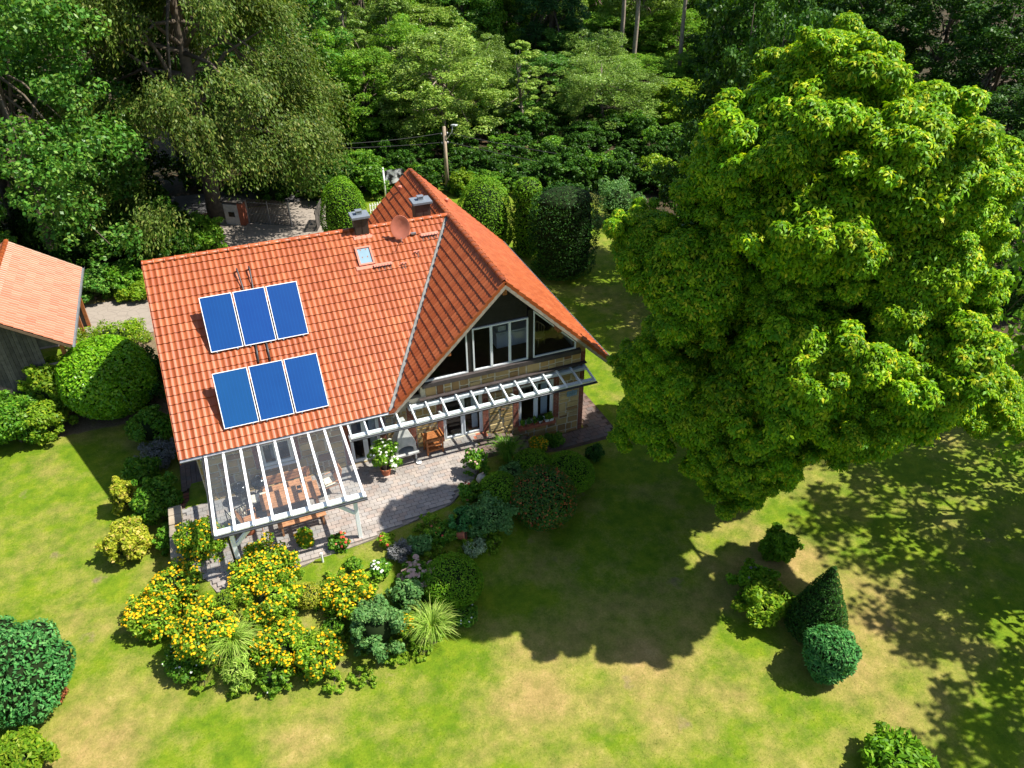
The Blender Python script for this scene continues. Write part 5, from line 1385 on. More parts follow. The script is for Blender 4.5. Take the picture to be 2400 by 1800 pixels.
def shrub(name, label, cat, px, py, r, h, mat, n=3000, leaf=(.12, .07), style='loose', group=None, fl=None, at=None, core=True, ry=None, nl=11, jit=.6, up=.45):
    x, y, z = place(px, py, h) if at is None else (*at, zg(*at))
    ry = ry or r
    t = thing(name, label, cat, (x, y, z), random.uniform(0, 6.28) if style == 'loose' else 0, group)
    if style == 'clip':
        lobes = [(np.array([0, 0, h*.5]), (r, ry, h*.5))]
    elif style == 'fuzzy':
        lobes = sublobes([(np.array([0, 0, h*.5]), (r*.95, ry*.95, h*.5))], 40, .28, 1.2, .1)+[(np.array([0, 0, h*.5]), (r*.9, ry*.9, h*.47))]
    elif style == 'dome':               # clipped, widest low down
        lobes = [(np.array([0, 0, h*.42]), (r, ry, h*.58)), (np.array([0, 0, h*.22]), (r*.96, ry*.96, h*.24))]
    elif style == 'cone':
        lobes = [(np.array([0, 0, h*(.14+.78*k)]), (r*(1.0-.83*k**1.25), ry*(1.0-.83*k**1.25), h*.16)) for k in np.linspace(0, 1, 9)]
    elif style == 'column':
        lobes = [(np.array([0, 0, h*(.12+.76*k)]), (r*(1.0-.18*abs(k-.5)), ry*(1-.18*abs(k-.5)), h*.14)) for k in np.linspace(0, 1, 8)]
    else:
        lobes = [(np.array([0, 0, h*.45]), (r*.72, ry*.72, h*.45))]
        for k in range(nl):
            a = 2*math.pi*k/nl*1.618*2; u_ = (k+.5)/nl; q_ = r*.72*math.sqrt(1-(u_-.4)**2*1.2)*random.uniform(.7, 1.05)
            lr = r*random.uniform(.26, .42); lobes.append((np.array([q_*math.cos(a), q_*math.sin(a)*ry/r, lr*.7+u_*max(.05, h-lr*1.5)]), (lr, lr, min(lr*.85, h*.35))))
    parts = []
    if style == 'loose':
        lobes0 = lobes; lobes = (sublobes(lobes[1:], 4, .5, .85, .3)+sublobes(lobes[:1], 14, .42, .8, .7)) if r > .45 else lobes
        v, f = leafy(lobes, int(n*1.25), *leaf, inner=.5, cull=.6, jit=jit, up=up)
    else: v, f = leafy(lobes, n, *leaf, inner=.93, cull=.9, jit=.5, up=.3)
    if style not in ('loose', 'fuzzy'):
        ph = rng.uniform(0, 6.28, 6); w2 = 2.6/max(r, .5)
        nz = np.sin(v[:, 0]*w2+ph[0])*np.sin(v[:, 1]*w2+ph[1])+.7*np.sin(v[:, 2]*w2*1.3+ph[2])*np.sin(v[:, 0]*w2*1.7+ph[3])+.5*np.sin(v[:, 1]*w2*2.4+ph[4])*np.sin(v[:, 2]*w2*2.2+ph[5])
        v[:, :2] *= (1+.038*nz)[:, None]; v[:, 2] *= 1+.012*nz
    k = v.reshape(-1, 4, 3)[:, :, 2].min(1) > -.05; v = v.reshape(-1, 4, 3)[k].reshape(-1, 3); f = np.arange(len(v)).reshape(-1, 4)
    me = np_mesh('foliage', v, f, mat); obj_me('foliage', me, t)
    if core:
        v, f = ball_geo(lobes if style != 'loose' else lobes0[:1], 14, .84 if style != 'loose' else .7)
        v[:, 2] = np.maximum(v[:, 2], .02); me = np_mesh('dark_core', v, f, 'core_shade'); obj_me('dark_core', me, t)  # added opaque core, no real twigs; its dark colour stands for inner shade
    mb = MB()
    for k in range(3):
        a = random.uniform(0, 6.28); mb.tube([(.05*math.cos(a), .05*math.sin(a), -.1), (r*.3*math.cos(a), r*.3*math.sin(a), h*.55)], [.03+.01*r, .012], 5)
    mb.build('stem', 'bark', t)
    if fl:
        fm, fn, fs = fl; v, f = flowers(lobes, fn, fs); me = np_mesh('flower_heads', v, f, fm); tag(obj_me('flower_heads', me, t), kind='stuff')
    return t
m_, n_, o_ = _new('core_shade'); pbsdf(n_, o_, (.012, .022, .006), .9, .1); MATS['core_shade'] = m_  # near-black green that stands for the shade inside shrubs

def grass_clump(label, px, py, r, h, n=420, mat='straw_grass'):
    x, y, z = place(px, py, h); t = thing('ornamental_grass', label, 'grass clump', (x, y, z))
    a = rng.uniform(0, 2*np.pi, n); out = np.stack([np.cos(a), np.sin(a), 0*a], 1); R_ = r*rng.uniform(.25, 1.1, n)[:, None]; Hh = h*rng.uniform(.65, 1.05, n)[:, None]
    b = out*rng.uniform(0, .22*r, n)[:, None]; side = np.stack([-np.sin(a), np.cos(a), 0*a], 1); K = 6; V = []
    for j in range(K):
        s_ = j/(K-1); c = b+out*R_*s_**1.6+np.array([0, 0, 1])*Hh*(1.75*s_-1.0*s_**2.6)*.95; wd = .012*(1-s_)+.002
        V += [(c-side*wd)[:, None], (c+side*wd)[:, None]]
    V = np.concatenate(V, 1).reshape(-1, 3); bb = (np.arange(n)*2*K)[:, None]
    F = np.concatenate([np.concatenate([bb+2*j, bb+2*j+1, bb+2*j+3, bb+2*j+2], 1) for j in range(K-1)], 0)
    tag(obj_me('blades', np_mesh('blades', V, F, mat), t), kind='stuff')
    mb = MB(); mb.lathe((0, 0, -.05), [(0, .15), (.2*r, .12), (.26*r, 0)], 10); mb.build('root_crown', 'soil', t); return t

# clipped hedges behind the house
shrub('clipped_conifer', 'tall clipped egg shaped conifer behind the left chimney', 'conifer', 806, 500, 1.28, 4.2, 'clipped_leaf', 16000, (.11, .05), 'dome')
shrub('clipped_conifer', 'broad rounded clipped conifer behind the right roof slope', 'conifer', 1135, 505, 1.6, 4.4, 'clipped_leaf', 17000, (.11, .05), 'dome')
shrub('weeping_conifer', 'narrow weeping conifer right of the broad rounded one', 'conifer', 1236, 510, .85, 4.4, 'clipped_leaf', 8000, (.22, .05), 'column', jit=.3)
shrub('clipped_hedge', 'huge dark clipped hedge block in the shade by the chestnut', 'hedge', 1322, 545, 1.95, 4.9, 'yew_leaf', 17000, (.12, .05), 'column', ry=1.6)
shrub('bluish_shrub', 'loose blue green shrub right of the dark clipped hedge', 'shrub', 1450, 470, 1.7, 2.8, 'teal_leaf', 5000, (.2, .05))
shrub('garden_shrub', 'low yellow green bush between the chimney and the egg shaped conifer', 'shrub', 800, 560, .9, 1.2, 'lime_leaf', 1800, (.14, .07))
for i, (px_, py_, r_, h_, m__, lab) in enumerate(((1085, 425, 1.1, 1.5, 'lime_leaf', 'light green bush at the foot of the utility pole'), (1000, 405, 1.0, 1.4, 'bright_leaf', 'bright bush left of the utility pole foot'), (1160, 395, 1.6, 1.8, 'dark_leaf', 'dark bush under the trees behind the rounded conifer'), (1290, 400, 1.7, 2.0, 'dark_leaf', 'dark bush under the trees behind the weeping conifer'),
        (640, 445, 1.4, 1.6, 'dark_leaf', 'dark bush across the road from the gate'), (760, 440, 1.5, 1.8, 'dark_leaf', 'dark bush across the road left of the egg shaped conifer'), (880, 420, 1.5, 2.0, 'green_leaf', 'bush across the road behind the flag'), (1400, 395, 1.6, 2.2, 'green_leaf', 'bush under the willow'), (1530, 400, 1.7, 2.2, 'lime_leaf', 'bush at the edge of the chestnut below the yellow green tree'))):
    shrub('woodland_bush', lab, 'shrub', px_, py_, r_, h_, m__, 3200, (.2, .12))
for i, (px_, py_, r_, h_, m__, lab) in enumerate(((470, 555, 1.7, 2.3, 'bright_leaf', 'bright green shrub beside the gate pier'), (390, 590, 1.6, 1.8, 'lime_leaf', 'olive bush behind the left ridge end'), (215, 668, 1.15, 1.7, 'maple_leaf', 'rounded rhododendron beside the outbuilding'), (285, 655, 1.2, 1.5, 'green_leaf', 'leafy bush behind the driveway verge'), (320, 680, 1.2, .8, 'lime_leaf', 'low ground cover beside the driveway verge'),
        (130, 545, 2.0, 3.0, 'dark_leaf', 'dark undergrowth bush behind the outbuilding ridge'), (270, 560, 2.0, 3.0, 'dark_leaf', 'dark undergrowth bush left of the weeping beech'), (360, 520, 2.0, 2.8, 'dark_leaf', 'dark undergrowth bush under the weeping beech'), (200, 480, 2.2, 3.4, 'dark_leaf', 'dark undergrowth bush under the maple'))):
    shrub('leafy_shrub', lab, 'shrub', px_, py_, r_, h_, m__, 4500, (.2, .12))
# hedges left of the house
shrub('clipped_laurel', 'large round clipped laurel half in the shadow of the roof', 'hedge', 252, 885, 1.85, 3.3, 'laurel_leaf', 17000, (.17, .085), 'clip')
shrub('garden_shrub', 'strip of feathery shrubs between the laurel and the driveway', 'shrub', 255, 795, 1.9, 1.5, 'lime_leaf', 5000, (.16, .06), ry=1.1)
shrub('garden_shrub', 'olive green shrub under the outbuilding eave', 'shrub', 128, 900, 1.3, 2.6, 'lime_leaf', 6000, (.15, .08))
shrub('garden_shrub', 'blue green shrub in front of the outbuilding wall', 'shrub', 60, 905, 1.25, 2.2, 'teal_leaf', 5000, (.15, .07))
shrub('garden_shrub', 'low green hedge at the left edge above the lawn', 'shrub', 35, 990, 1.5, 1.9, 'green_leaf', 6500, (.15, .08))
shrub('garden_shrub', 'bright hedge shrub between the olive and low green ones', 'shrub', 105, 985, 1.0, 1.7, 'lime_leaf', 4200, (.15, .08))
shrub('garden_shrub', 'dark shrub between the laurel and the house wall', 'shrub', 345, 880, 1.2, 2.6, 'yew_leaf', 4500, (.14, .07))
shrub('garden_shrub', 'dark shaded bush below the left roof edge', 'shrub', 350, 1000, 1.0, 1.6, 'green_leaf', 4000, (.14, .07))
shrub('lavender_bush', 'grey violet lavender mound in shade by the house corner', 'lavender', 372, 1063, .95, .7, 'lavender_leaf', 3500, (.16, .025), jit=1.0)
shrub('garden_shrub', 'dark green shrub with olive top in the roof shadow', 'shrub', 330, 1105, .85, 1.2, 'green_leaf', 3500, (.14, .07))
shrub('garden_shrub', 'broad dark green shrub in front of the steps', 'shrub', 372, 1170, 1.05, 1.7, 'green_leaf', 5200, (.14, .07))
shrub('golden_shrub', 'upright golden leaved shrub at the shadow edge', 'shrub', 290, 1160, .55, 1.5, 'golden_leaf', 2600, (.14, .08))
shrub('golden_shrub', 'rounded golden variegated bush standing on the lawn', 'shrub', 297, 1268, .95, 1.25, 'golden_leaf', 5200, (.15, .085))
shrub('garden_shrub', 'small green shrub below the terrace wall', 'shrub', 395, 1265, .5, .9, 'green_leaf', 1800, (.12, .07))
# big evergreens at the lower left corner
shrub('blue_spruce_shrub', 'big spreading blue green evergreen at the lower left edge', 'shrub', 25, 1580, 1.5, 2.7, 'blue_leaf', 17000, (.13, .06), 'fuzzy')
shrub('rhododendron', 'yellow green rhododendron in the lower left corner', 'shrub', 45, 1775, .9, 1.2, 'lime_leaf', 3500, (.2, .07))
shrub('red_leaf_plant', 'small rust red plant beside the blue green evergreen', 'plant', 138, 1625, .28, .45, 'brown_leaf', 300, (.1, .05), core=False)
shrub('rhododendron', 'dark leafy rhododendron at the lower right edge', 'shrub', 2110, 1790, 1.1, 1.0, 'clipped_leaf', 3500, (.22, .08))
# yellow flowering bed
YF_ = 'clump of tall yellow daisies '
for px_, py_, r_, h_, nf, lab in ((470, 1262, .85, 1.3, 90, 'beside the steps and canopy post'), (420, 1370, 1.05, 1.5, 260, 'at the upper left end of the flower bed'), (360, 1440, .8, 1.2, 170, 'at the leftmost corner of the flower bed'), (480, 1475, .9, 1.3, 230, 'left of the fountain grass'), (615, 1330, 1.0, 1.2, 210, 'just below the canopy post'), (640, 1405, .8, 1.3, 120, 'below the canopy in the middle of the bed'),
        (655, 1510, .85, 1.2, 150, 'right of the fountain grass'), (745, 1530, .75, 1.3, 110, 'at the lower tip of the bed'), (815, 1390, .7, 1.2, 130, 'left of the blue green bush'), (715, 1262, .3, .9, 22, 'standing alone at the patio edge'), (950, 1465, .35, 1.1, 28, 'between the blue green bush and the arching grass'), (1262, 1040, .4, .6, 40, 'by the path in the shade')):
    shrub('yellow_daisies', YF_+lab, 'flowers', px_, py_, r_*(1.15 if r_ > .5 else 1), h_*.86, 'daisy_leaf', int(6000*r_), (.12, .055), fl=('yellow_petal', int(nf*2.3), .08), nl=17, core=r_ > .5)
shrub('garden_shrub', 'dark underplanting at the lower left rim of the flower bed', 'shrub', 440, 1545, .8, .7, 'green_leaf', 2600, (.12, .06), fl=('white_petal', 26, .07))
shrub('garden_shrub', 'low green plants at the lower rim of the flower bed', 'shrub', 640, 1580, .55, .6, 'bright_leaf', 1800, (.12, .06), fl=('white_petal', 10, .07))
for k in range(72):
    for _ in range(40):
        x = random.uniform(-14.5, -2); y = random.uniform(-15, -8.5)
        if poly_dist(np.array([x]), np.array([y]), BED)[1][0] and poly_dist(np.array([x]), np.array([y]), PATIO)[0][0] > .35: break
    tree('bed_plant', 'bed_plant', 'low leafy perennial filling the flower bed', x, y, random.uniform(.3, .6), random.uniform(.28, .5), group='low perennials of the flower bed', cat='plant')
shrub('rosemary_bush', 'upright feathery bush at the lower rim below the fountain grass', 'shrub', 560, 1575, .5, .9, 'straw_grass', 1500, (.2, .03), jit=.9)
shrub('blue_green_bush', 'tall blue green leafy bush right of the daisies', 'shrub', 882, 1468, .95, 1.8, 'teal_leaf', 6500, (.13, .065))
shrub('blue_green_bush', 'smaller grey green bush behind the tall blue green one', 'shrub', 955, 1395, .65, 1.2, 'teal_leaf', 2600, (.12, .06))
grass_clump('arching fountain grass in the middle of the daisy bed', 545, 1500, .85, 1.2)
grass_clump('arching fountain grass at the right end of the bed', 1012, 1465, .85, 1.3)
grass_clump('dark green fountain grass in the shade by the path', 1190, 1052, .75, 1.1, 420, 'green_leaf')
shrub('conifer_ball', 'small golden dwarf conifer in the daisy bed', 'shrub', 722, 1395, .42, .7, 'golden_leaf', 1400, (.12, .02), 'clip')
shrub('conifer_ball', 'small olive dwarf conifer left of the fountain grass', 'shrub', 530, 1410, .34, .75, 'lime_leaf', 900, (.12, .02), 'clip')
shrub('hydrangea', 'hydrangea with dusty pink flower heads', 'hydrangea', 980, 1345, .66, .85, 'green_leaf', 1900, (.14, .09), fl=('pink_petal', 120, .17))
shrub('lavender_bush', 'grey lavender beside the hydrangea', 'lavender', 935, 1290, .4, .6, 'lavender_leaf', 1400, (.14, .025), jit=1.0)
shrub('sage_bush', 'pale green sage right of the lavender', 'shrub', 985, 1275, .45, .6, 'teal_leaf', 1300, (.13, .05))
shrub('rose_bush', 'red rose bush at the patio edge by the canopy post', 'rose', 795, 1272, .38, .6, 'green_leaf', 900, (.11, .07), fl=('red_petal', 16, .1))
shrub('rose_bush', 'pink and white rose bush left of the hydrangea', 'rose', 893, 1330, .36, .55, 'green_leaf', 900, (.11, .07), fl=('white_petal', 18, .1))
shrub('rose_bush', 'young yellow green rose at the patio edge right of the post', 'rose', 905, 1265, .3, .45, 'lime_leaf', 700, (.11, .07), fl=('red_petal', 5, .09))
shrub('garden_shrub', 'tiny green perennial in the grass below the patio', 'plant', 830, 1322, .3, .4, 'bright_leaf', 600, (.11, .06), core=False)
shrub('garden_shrub', 'mixed green perennials right of the golden dwarf conifer', 'plant', 780, 1470, .4, .5, 'green_leaf', 900, (.12, .06))
shrub('garden_shrub', 'low green plants at the right foot of the arching grass', 'plant', 1090, 1440, .45, .5, 'green_leaf', 900, (.12, .06), fl=('white_petal', 6, .06))
shrub('clipped_ball', 'smooth rounded green mound right of the hydrangea', 'shrub', 1062, 1360, .95, 1.4, 'clipped_leaf', 9000, (.07, .035), 'clip')
shrub('catmint', 'silvery plant spilling from the fallen pot', 'plant', 1112, 1282, .45, .45, 'silver_leaf', 1300, (.1, .035), core=False)
shrub('garden_shrub', 'soft blue green shrub right of the fallen pot', 'shrub', 1150, 1212, .95, 1.2, 'teal_leaf', 5200, (.12, .05))
shrub('yew_ball', 'clipped yew ball left of the red tipped hedge', 'shrub', 1170, 1150, .75, 1.1, 'clipped_leaf', 5500, (.08, .035), 'clip')
shrub('photinia_ball', 'large clipped round hedge with rusty red shoot tips', 'hedge', 1272, 1165, 1.2, 2.0, 'photinia_leaf', 11000, (.1, .05), 'clip')
shrub('clipped_ball', 'clipped green ball in shade near the fountain grass', 'shrub', 1248, 1088, .72, 1.0, 'clipped_leaf', 5500, (.08, .035), 'clip')
shrub('clipped_ball', 'bigger clipped green ball in shade near the path', 'shrub', 1332, 1108, .92, 1.4, 'clipped_leaf', 7500, (.08, .035), 'clip')
shrub('garden_shrub', 'teal green undergrowth behind the red tipped hedge', 'shrub', 1195, 1110, .6, .7, 'teal_leaf', 1800, (.1, .05))
shrub('rose_bush', 'tall rose with faded pink blooms at the patio corner', 'rose', 1115, 1085, .5, 1.3, 'green_leaf', 1300, (.12, .07), fl=('pink_petal', 24, .11), core=False)
shrub('rose_bush', 'rose with red blooms below the boulder', 'rose', 1098, 1152, .4, .8, 'green_leaf', 1000, (.12, .07), fl=('red_petal', 12, .11), core=False)
shrub('garden_shrub', 'dark bluish shrub at the curved patio edge', 'shrub', 1085, 1215, .6, .8, 'blue_leaf', 2000, (.11, .05))
shrub('garden_shrub', 'low dark plants along the curved patio edge', 'shrub', 1030, 1250, .55, .5, 'green_leaf', 1700, (.11, .05), fl=('red_petal', 5, .08))
shrub('garden_shrub', 'leafy plant at the path edge in deep shade', 'shrub', 1300, 1030, .4, .6, 'green_leaf', 900, (.14, .07))
shrub('garden_shrub', 'small dark plant in the shaded lawn by the path', 'shrub', 1395, 1060, .4, .7, 'yew_leaf', 900, (.12, .05))
# group on the right of the lawn
shrub('yew_cone', 'pointed clipped yew cone on the right lawn', 'conifer', 1928, 1410, .92, 2.7, 'yew_leaf', 15000, (.09, .03), 'cone')
shrub('blue_conifer', 'rounded blue green dwarf conifer in front of the yew cone', 'conifer', 1945, 1530, .78, 1.75, 'blue_leaf', 11000, (.15, .045), 'fuzzy')
shrub('rhododendron', 'rhododendron with sunlit yellow green leaves left of the yew cone', 'shrub', 1800, 1410, .95, 1.2, 'lime_leaf', 3600, (.17, .07))
shrub('rhododendron', 'dark rhododendron with faded mauve blooms behind the sunlit one', 'shrub', 1770, 1365, .85, 1.1, 'clipped_leaf', 3200, (.17, .07), fl=('lavender_leaf', 14, .1))
shrub('rhododendron', 'small dark rhododendron under the chestnut edge', 'shrub', 1830, 1275, .72, 1.1, 'clipped_leaf', 3600, (.17, .07))
# potted plant, sill pots, fallen pot, boulder, marker
pp = pot('planter', 'terracotta planter with the white flowering oleander on the patio', (-4.98, -6.95, 0), .2, .3)
shrub('oleander', 'white flowering oleander growing in the terracotta planter', 'shrub', 0, 0, .58, 1.3, 'bright_leaf', 1700, (.16, .07), at=(-4.98, -6.95), fl=('white_petal', 95, .12), core=False)
bpy.data.objects['oleander'].location.z = .27
for i, (x, r_, mt, lm, lab) in enumerate(((.78, .085, 'terracotta', 'green_leaf', 'terracotta pot with a plant at the left end of the sill'), (1.05, .09, 'terracotta', 'teal_leaf', 'second pot from the left on the window sill'), (1.32, .08, 'terracotta', 'green_leaf', 'brown pot in the middle of the window sill'), (1.56, .08, 'pot_white', 'yew_leaf', 'white pot right of the middle of the window sill'))):
    pot('sill_pot', lab, (x, YW-.1, WIN[2]-.01), r_, .13, mt)
    s_ = shrub('potted_plant', 'leafy plant growing in the ' + lab.replace(' with a plant', ''), 'plant', 0, 0, .13, .24, lm, 160, (.09, .05), at=(x, YW-.1), core=False, nl=5); s_.location.z = WIN[2]+.10
wb = thing('window_box', 'white flower box at the right end of the window sill', 'planter', (1.93, YW-.1, WIN[2]-.005))
mb = MB(); mb.box((-.17, -.07, 0), (.17, .07, .13)); mb.build('box', 'pot_white', wb, bevel=.008)
s_ = shrub('potted_plant', 'bright green plant growing in the white flower box', 'plant', 0, 0, .2, .26, 'lime_leaf', 300, (.09, .05), at=(1.93, YW-.1), core=False, nl=5); s_.location.z = WIN[2]+.11
x, y, z = place(1072, 1258, .2)
fp = pot('fallen_pot', 'fallen terracotta pot lying on its side in the bed', (x, y, z+.17), .17, .3); fp.rotation_euler = (math.radians(80), .0, math.radians(60))
x, y, z = place(1130, 1120, .3)
bo = MB(); v, f = ball_geo([(np.array([0, 0, .12]), (.22, .18, .22))], 14, 1.0); v += rng.normal(size=v.shape)*.008
o = obj_me('boulder', np_mesh('boulder', v, f, 'boulder'), None); o.location = (x, y, z); o.data.polygons.foreach_set('use_smooth', [True]*len(f)); tag(o, 'pale rounded boulder at the curved patio edge', 'stone')
x, y, z = place(755, 1308, .35)
mk = thing('garden_marker', 'thin white marker post standing in the grass below the patio', 'post', (x, y, z))
mb = MB(); mb.tube([(0, 0, -.05), (0, 0, .38)], .035, 10); mb.build('shaft', 'pot_white', mk)
mb = MB(); mb.lathe((0, 0, .37), [(.042, 0), (.042, .03), (0, .045)], 10); mb.build('cap', 'pot_white', mk)

# ------------------------------------------------------------------ outbuilding on the left
ob = thing('outbuilding', 'timber outbuilding with pale red tiled roof at the left edge', 'shed', (-17.9, 6.5, BZ))
RX, RZ, EX, EZ, Y0, Y1 = -17.9, 4.25, -15.3, 2.42, 2.65, 10.35
def ol(x, y, z): return (x+17.9, y-6.5, z-BZ)
mb = MB(); n1 = Vector((RZ-EZ, 0, RX*-1+EX)).normalized()
mb.prism([ol(RX, Y0, RZ), ol(EX, Y0, EZ), ol(EX, Y1, EZ), ol(RX, Y1, RZ)], -n1*.1)
n2_ = Vector((-n1.x, 0, n1.z)); mb.prism([ol(RX, Y0, RZ), ol(2*RX-EX, Y0, EZ), ol(2*RX-EX, Y1, EZ), ol(RX, Y1, RZ)], -n2_*.1)
obr = mb.build('roof', 'roof_underside', ob)
sl = math.hypot(EX-RX, RZ-EZ); nr_ = 9
flat = [(0, .036), (.022, .034), (.03, .008), (.10, .004), (.185, .012), (.2035, .030)]
TVo, TFo = tile_geo(.2035, sl/nr_, flat, .022, .018)
Mo = frame(ol(EX, Y0, EZ), (0, 1, 0), (RX-EX, 0, RZ-EZ))
ncols = int((Y1-Y0)/TW)
allo = [Mo @ Matrix.Translation((i*TW, j*sl/nr_, random.uniform(0, .004))) for j in range(nr_) for i in range(ncols)]
ome = bpy.data.meshes.new('roof_tile'); ome.from_pydata([tuple(v) for v in TVo], [], TFo); ome.materials.append(MATS['old_clay_tile'])
for M in allo[:300]:
    o = link(bpy.data.objects.new('roof_tile', ome), obr); o.matrix_local = M
joined('roof_tile_field', allo[300:], TVo, TFo, 'old_clay_tile', obr)
Mo2 = frame(ol(2*RX-EX, Y1, EZ), (0, -1, 0), (EX-RX, 0, RZ-EZ))
joined('roof_tile_field', [Mo2 @ Matrix.Translation((i*TW, j*sl/nr_, 0)) for j in range(nr_) for i in range(ncols)], TVo, TFo, 'old_clay_tile', obr)
y = Y0
while y < Y1-.3:
    o = link(bpy.data.objects.new('ridge_tile', rme), obr); o.location = ol(RX, y, RZ+.01); o.rotation_euler = (0, 0, math.pi/2); y += .38
half_gutter(ol(EX+.07, Y0, EZ-.01), ol(EX+.07, Y1, EZ-.01), .065, 'zinc', 'gutter', ob)
wy = Y0+.55
mb = MB(); mb.box(ol(2*RX-EX+.4, wy+.03, BZ-.6), ol(-16.6, wy+.12, 2.3)); mb.box(ol(2*RX-EX+.4, Y1-.4, BZ-.6), ol(-15.75, Y1-.3, 2.3))
mb.prism([ol(-19.9, wy+.03, 2.3), ol(-15.9, wy+.03, 2.3), ol(RX, wy+.03, RZ-.25)], (0, .09, 0)); wl_ = mb.build('wall', 'timber_wall', ob)
x = -20.0
while x < -16.65:
    mb = MB(); topz = min(RZ-.3-abs(x+.08-RX)*.7, 4.0); mb.box(ol(x, wy-.005, BZ-.55), ol(x+.14, wy+.028, topz)); mb.build('board', 'timber_wall', wl_); x += .15
for yy in (wy-.02, wy+2.4, wy+4.8, Y1-.5):
    mb = MB(); mb.box(ol(-15.85, yy, BZ-.5), ol(-15.7, yy+.14, 2.25)); mb.build('carport_post', 'teak', ob)
mb = MB(); mb.beam(ol(-16.7, wy-.05, 1.45), ol(-15.5, wy-.05, 1.55), .08, .1); mb.build('cross_beam', 'bargeboard', ob)
shrub('climbing_vine', 'leafy vine climbing the outbuilding gable', 'vine', 0, 0, 1.0, 3.0, 'lime_leaf', 4200, (.17, .12), at=(-16.9, 2.85), ry=.5)
shrub('garden_shrub', 'leafy shrub hiding the outbuilding boards at the left edge', 'shrub', 0, 0, 1.3, 2.1, 'green_leaf', 4500, (.16, .09), at=(-18.3, 2.2))

# ------------------------------------------------------------------ gate, pier, flag, pole, fence
g0, g1 = P(586, 527, BZ), P(685, 534, BZ)
zgt = zg(g0.x, g0.y)+.03; gl = (g1-g0); L_ = math.hypot(gl.x, gl.y); ga = math.atan2(gl.y, gl.x)
gt = thing('entrance_gate', 'open dark iron gate leaf with vertical bars on the driveway', 'gate', (g0.x, g0.y, zgt), ga)
GH = 1.55
for nm, a, b in (('stile', (0, 0, .06), (.0, 0, GH)), ('stile', (L_, 0, .06), (L_, 0, GH)), ('stile', (L_/2, 0, .06), (L_/2, 0, GH))):
    mb = MB(); mb.beam(a, b, .07, .06, up=(1, 0, 0)); mb.build(nm, 'zinc', gt)
for z in (.1, .72, GH-.12):
    mb = MB(); mb.beam((.036, 0, z), (L_-.036, 0, z), .04, .06); mb.build('rail', 'zinc', gt)
k = 0; x = .1
while x < L_-.05:
    mb = MB(); mb.beam((x, -.03, .08), (x, -.03, GH+.12), .05, .022, up=(1, 0, 0)); mb.build('bar', 'chimney_sheet', gt); x += .098
pr = thing('gate_pier', 'brick gate pier with green roofed top beside the iron gate', 'gate pier', (g0.x-.78, g0.y+.40, zgt), ga)
mb = MB(); mb.box((.42, -.22, -.1), (.74, .22, 1.45)); mb.build('brick_shaft', 'brick_pier', pr)
mb = MB(); mb.box((-.5, -.22, -.1), (.418, .18, 1.32)); mb.build('rendered_panel', 'concrete', pr)
mb = MB(); mb.box((-.22, -.26, .55), (.16, -.221, .85)); mb.build('letter_box', 'black_enamel', pr)
mb = MB(); mb.box((-.6, -.3, 1.452), (.82, .3, 1.52)); mb.add([(-.6, -.3, 1.522), (.82, -.3, 1.522), (.82, .3, 1.522), (-.6, .3, 1.522), (-.3, 0, 1.68), (.55, 0, 1.68)], [(0, 1, 5, 4), (2, 3, 4, 5), (1, 2, 5), (3, 0, 4)]); mb.build('cap', 'timber_wall', pr)
g2, g3 = P(745, 545, BZ), P(757, 520, BZ)
go = thing('wooden_gate_leaf', 'second dark gate leaf folded back beside the egg shaped conifer', 'gate', (g2.x, g2.y, zgt), math.atan2(g3.y-g2.y, g3.x-g2.x))
for k in range(10):
    mb = MB(); mb.box((k*.2, -.02, .08), (k*.2+.17, .02, 1.35)); mb.build('board', 'timber_wall', go)
for z in (.25, 1.1):
    mb = MB(); mb.box((0, .022, z), (2.0, .06, z+.1)); mb.build('rail', 'timber_wall', go)
# flag
fx = P(905, 470, BZ); top = PY(895, 397, fx.y)
fgp = thing('flagpole', 'white flagpole behind the gable wing', 'flagpole', (fx.x, fx.y, zg(fx.x, fx.y)))
hp = top.z-zg(fx.x, fx.y)
mb = MB(); mb.tube([(0, 0, 0), (0, 0, hp)], [.06, .045], 10); mb.build('pole', 'white_paint', fgp, smooth=True)
mb = MB(); mb.lathe((0, 0, hp), [(0, -.01), (.07, .02), (.05, .09), (0, .11)], 10); mb.build('finial', 'white_paint', fgp, smooth=True)
fl = thing('flag', 'black and white flag blowing from the white flagpole', 'flag', (fx.x, fx.y, zg(fx.x, fx.y)+hp-.15), 0)
FW, FH = 1.35, .95; nu, nv_ = 18, 10; vs = []; fs = []
for sgn in (0, 1):
    for i in range(nu+1):
        for j in range(nv_+1):
            u_, v_ = i/nu, j/nv_
            vs.append((.07+u_*FW, .10*math.sin(u_*9+v_*1.5)*u_**.7+sgn*.006, -v_*FH+.10*math.sin(u_*2.6)-.12*u_*u_*(1-v_)))
k = (nu+1)*(nv_+1)
for i in range(nu):
    for j in range(nv_):
        a = i*(nv_+1)+j; fs += [(a, a+1, a+nv_+2, a+nv_+1), (k+a, k+a+nv_+1, k+a+nv_+2, k+a+1)]
mb = MB(); mb.add(vs, fs); mb.build('cloth', 'flag_cloth', fl, smooth=True)
mb = MB(); mb.tube([(.065, 0, .05), (.065, 0, -FH-.05)], .012, 6); mb.build('halyard_edge', 'white_paint', fl)
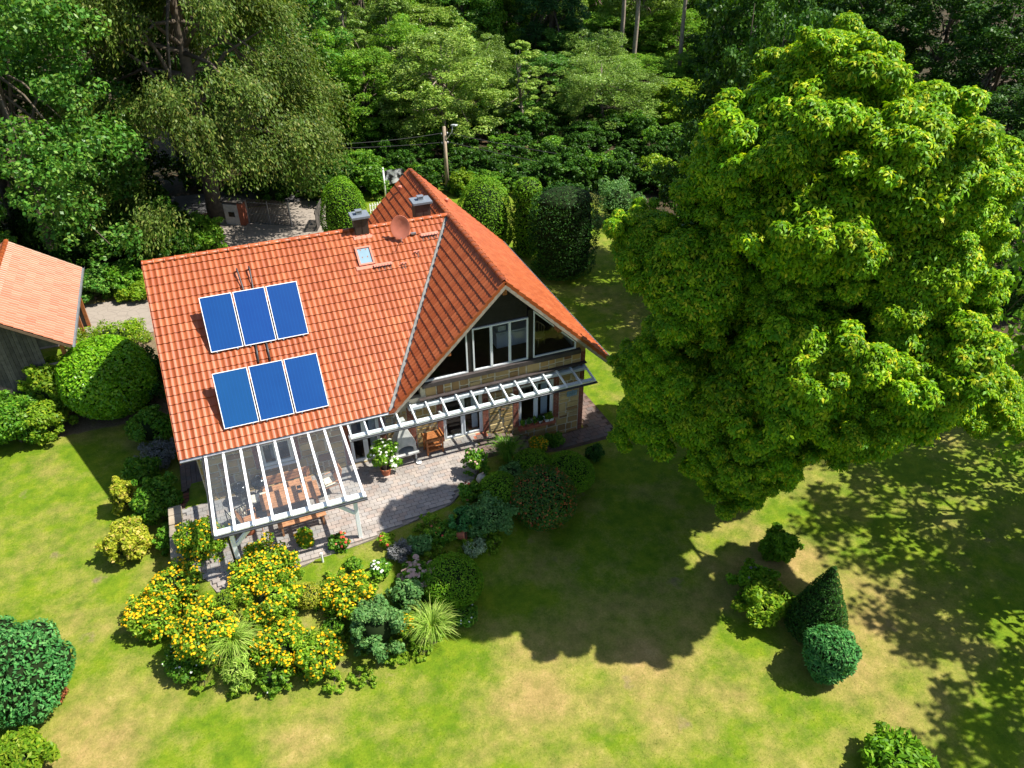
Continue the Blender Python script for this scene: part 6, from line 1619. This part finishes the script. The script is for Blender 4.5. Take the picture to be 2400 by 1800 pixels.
# utility pole with lamp and wires
ux = P(1049, 445, BZ); ut = PY(1040, 297, ux.y)
hz = ut.z-zg(ux.x, ux.y)
up_ = thing('utility_pole', 'wooden utility pole with a street lamp behind the roof', 'utility pole', (ux.x, ux.y, zg(ux.x, ux.y)))
mb = MB(); mb.tube([(0, 0, -.3), (0, 0, hz)], [.15, .10], 12); mb.build('pole', 'pole_wood', up_, smooth=True)
mb = MB(); mb.tube([(.05, 0, hz-.95), (.45, -.2, hz-.35), (.5, -.3, hz+.1)], .028, 8); mb.build('lamp_arm', 'lamp_head', up_, smooth=True)
mb = MB(); mb.beam((.46, -.26, hz+.12), (.66, -.62, hz+.18), .24, .09); mb.build('lamp_head', 'lamp_head', up_, bevel=.02)
for z in (hz-.5, hz-1.1):
    mb = MB(); mb.beam((-.25, 0, z), (.25, 0, z), .06, .06); mb.build('crossarm', 'dark_metal', up_)
    for sx in (-.2, .2):
        mb = MB(); mb.lathe((sx, 0, z+.03), [(.03, 0), (.045, .05), (.02, .1), (0, .11)], 8); mb.build('insulator', 'pot_white', up_)
def wire(label, a, b, sag):
    a, b = Vector(a), Vector(b); mb = MB(); mb.tube([a.lerp(b, t)-Vector((0, 0, 4*sag*t*(1-t))) for t in np.linspace(0, 1, 22)], .018, 5)
    tag(mb.build('overhead_wire', 'wire'), label, 'wire')
pa = Vector((ux.x, ux.y, zg(ux.x, ux.y)+hz))
wire('upper overhead wire running left from the utility pole', pa+Vector((-.2, 0, -.4)), PY(600, 338, 20), .3)
wire('lower overhead wire running left from the utility pole', pa+Vector((-.2, 0, -1.0)), PY(600, 345, 21.5), .2)
wire('upper overhead wire running right from the utility pole', pa+Vector((.2, 0, -.4)), PY(1700, 395, 17), .5)
wire('lower overhead wire running right from the utility pole', pa+Vector((.2, 0, -1.0)), PY(1750, 440, 16), .5)
# white picket fence by the road
fa, fb = P(868, 500, BZ), P(905, 492, BZ)
fn = thing('picket_fence', 'short white picket fence glimpsed left of the gable roof', 'fence', (fa.x, fa.y, zg(fa.x, fa.y)), math.atan2(fb.y-fa.y, fb.x-fa.x))
for k in range(10):
    mb = MB(); mb.box((k*.17, -.012, 0), (k*.17+.06, .012, .62)); mb.build('picket', 'white_paint', fn)
for z in (.15, .45):
    mb = MB(); mb.box((0, .014, z), (1.65, .04, z+.05)); mb.build('rail', 'white_paint', fn)
print('tris', sum(len(m.polygons)*2 for m in bpy.data.meshes))
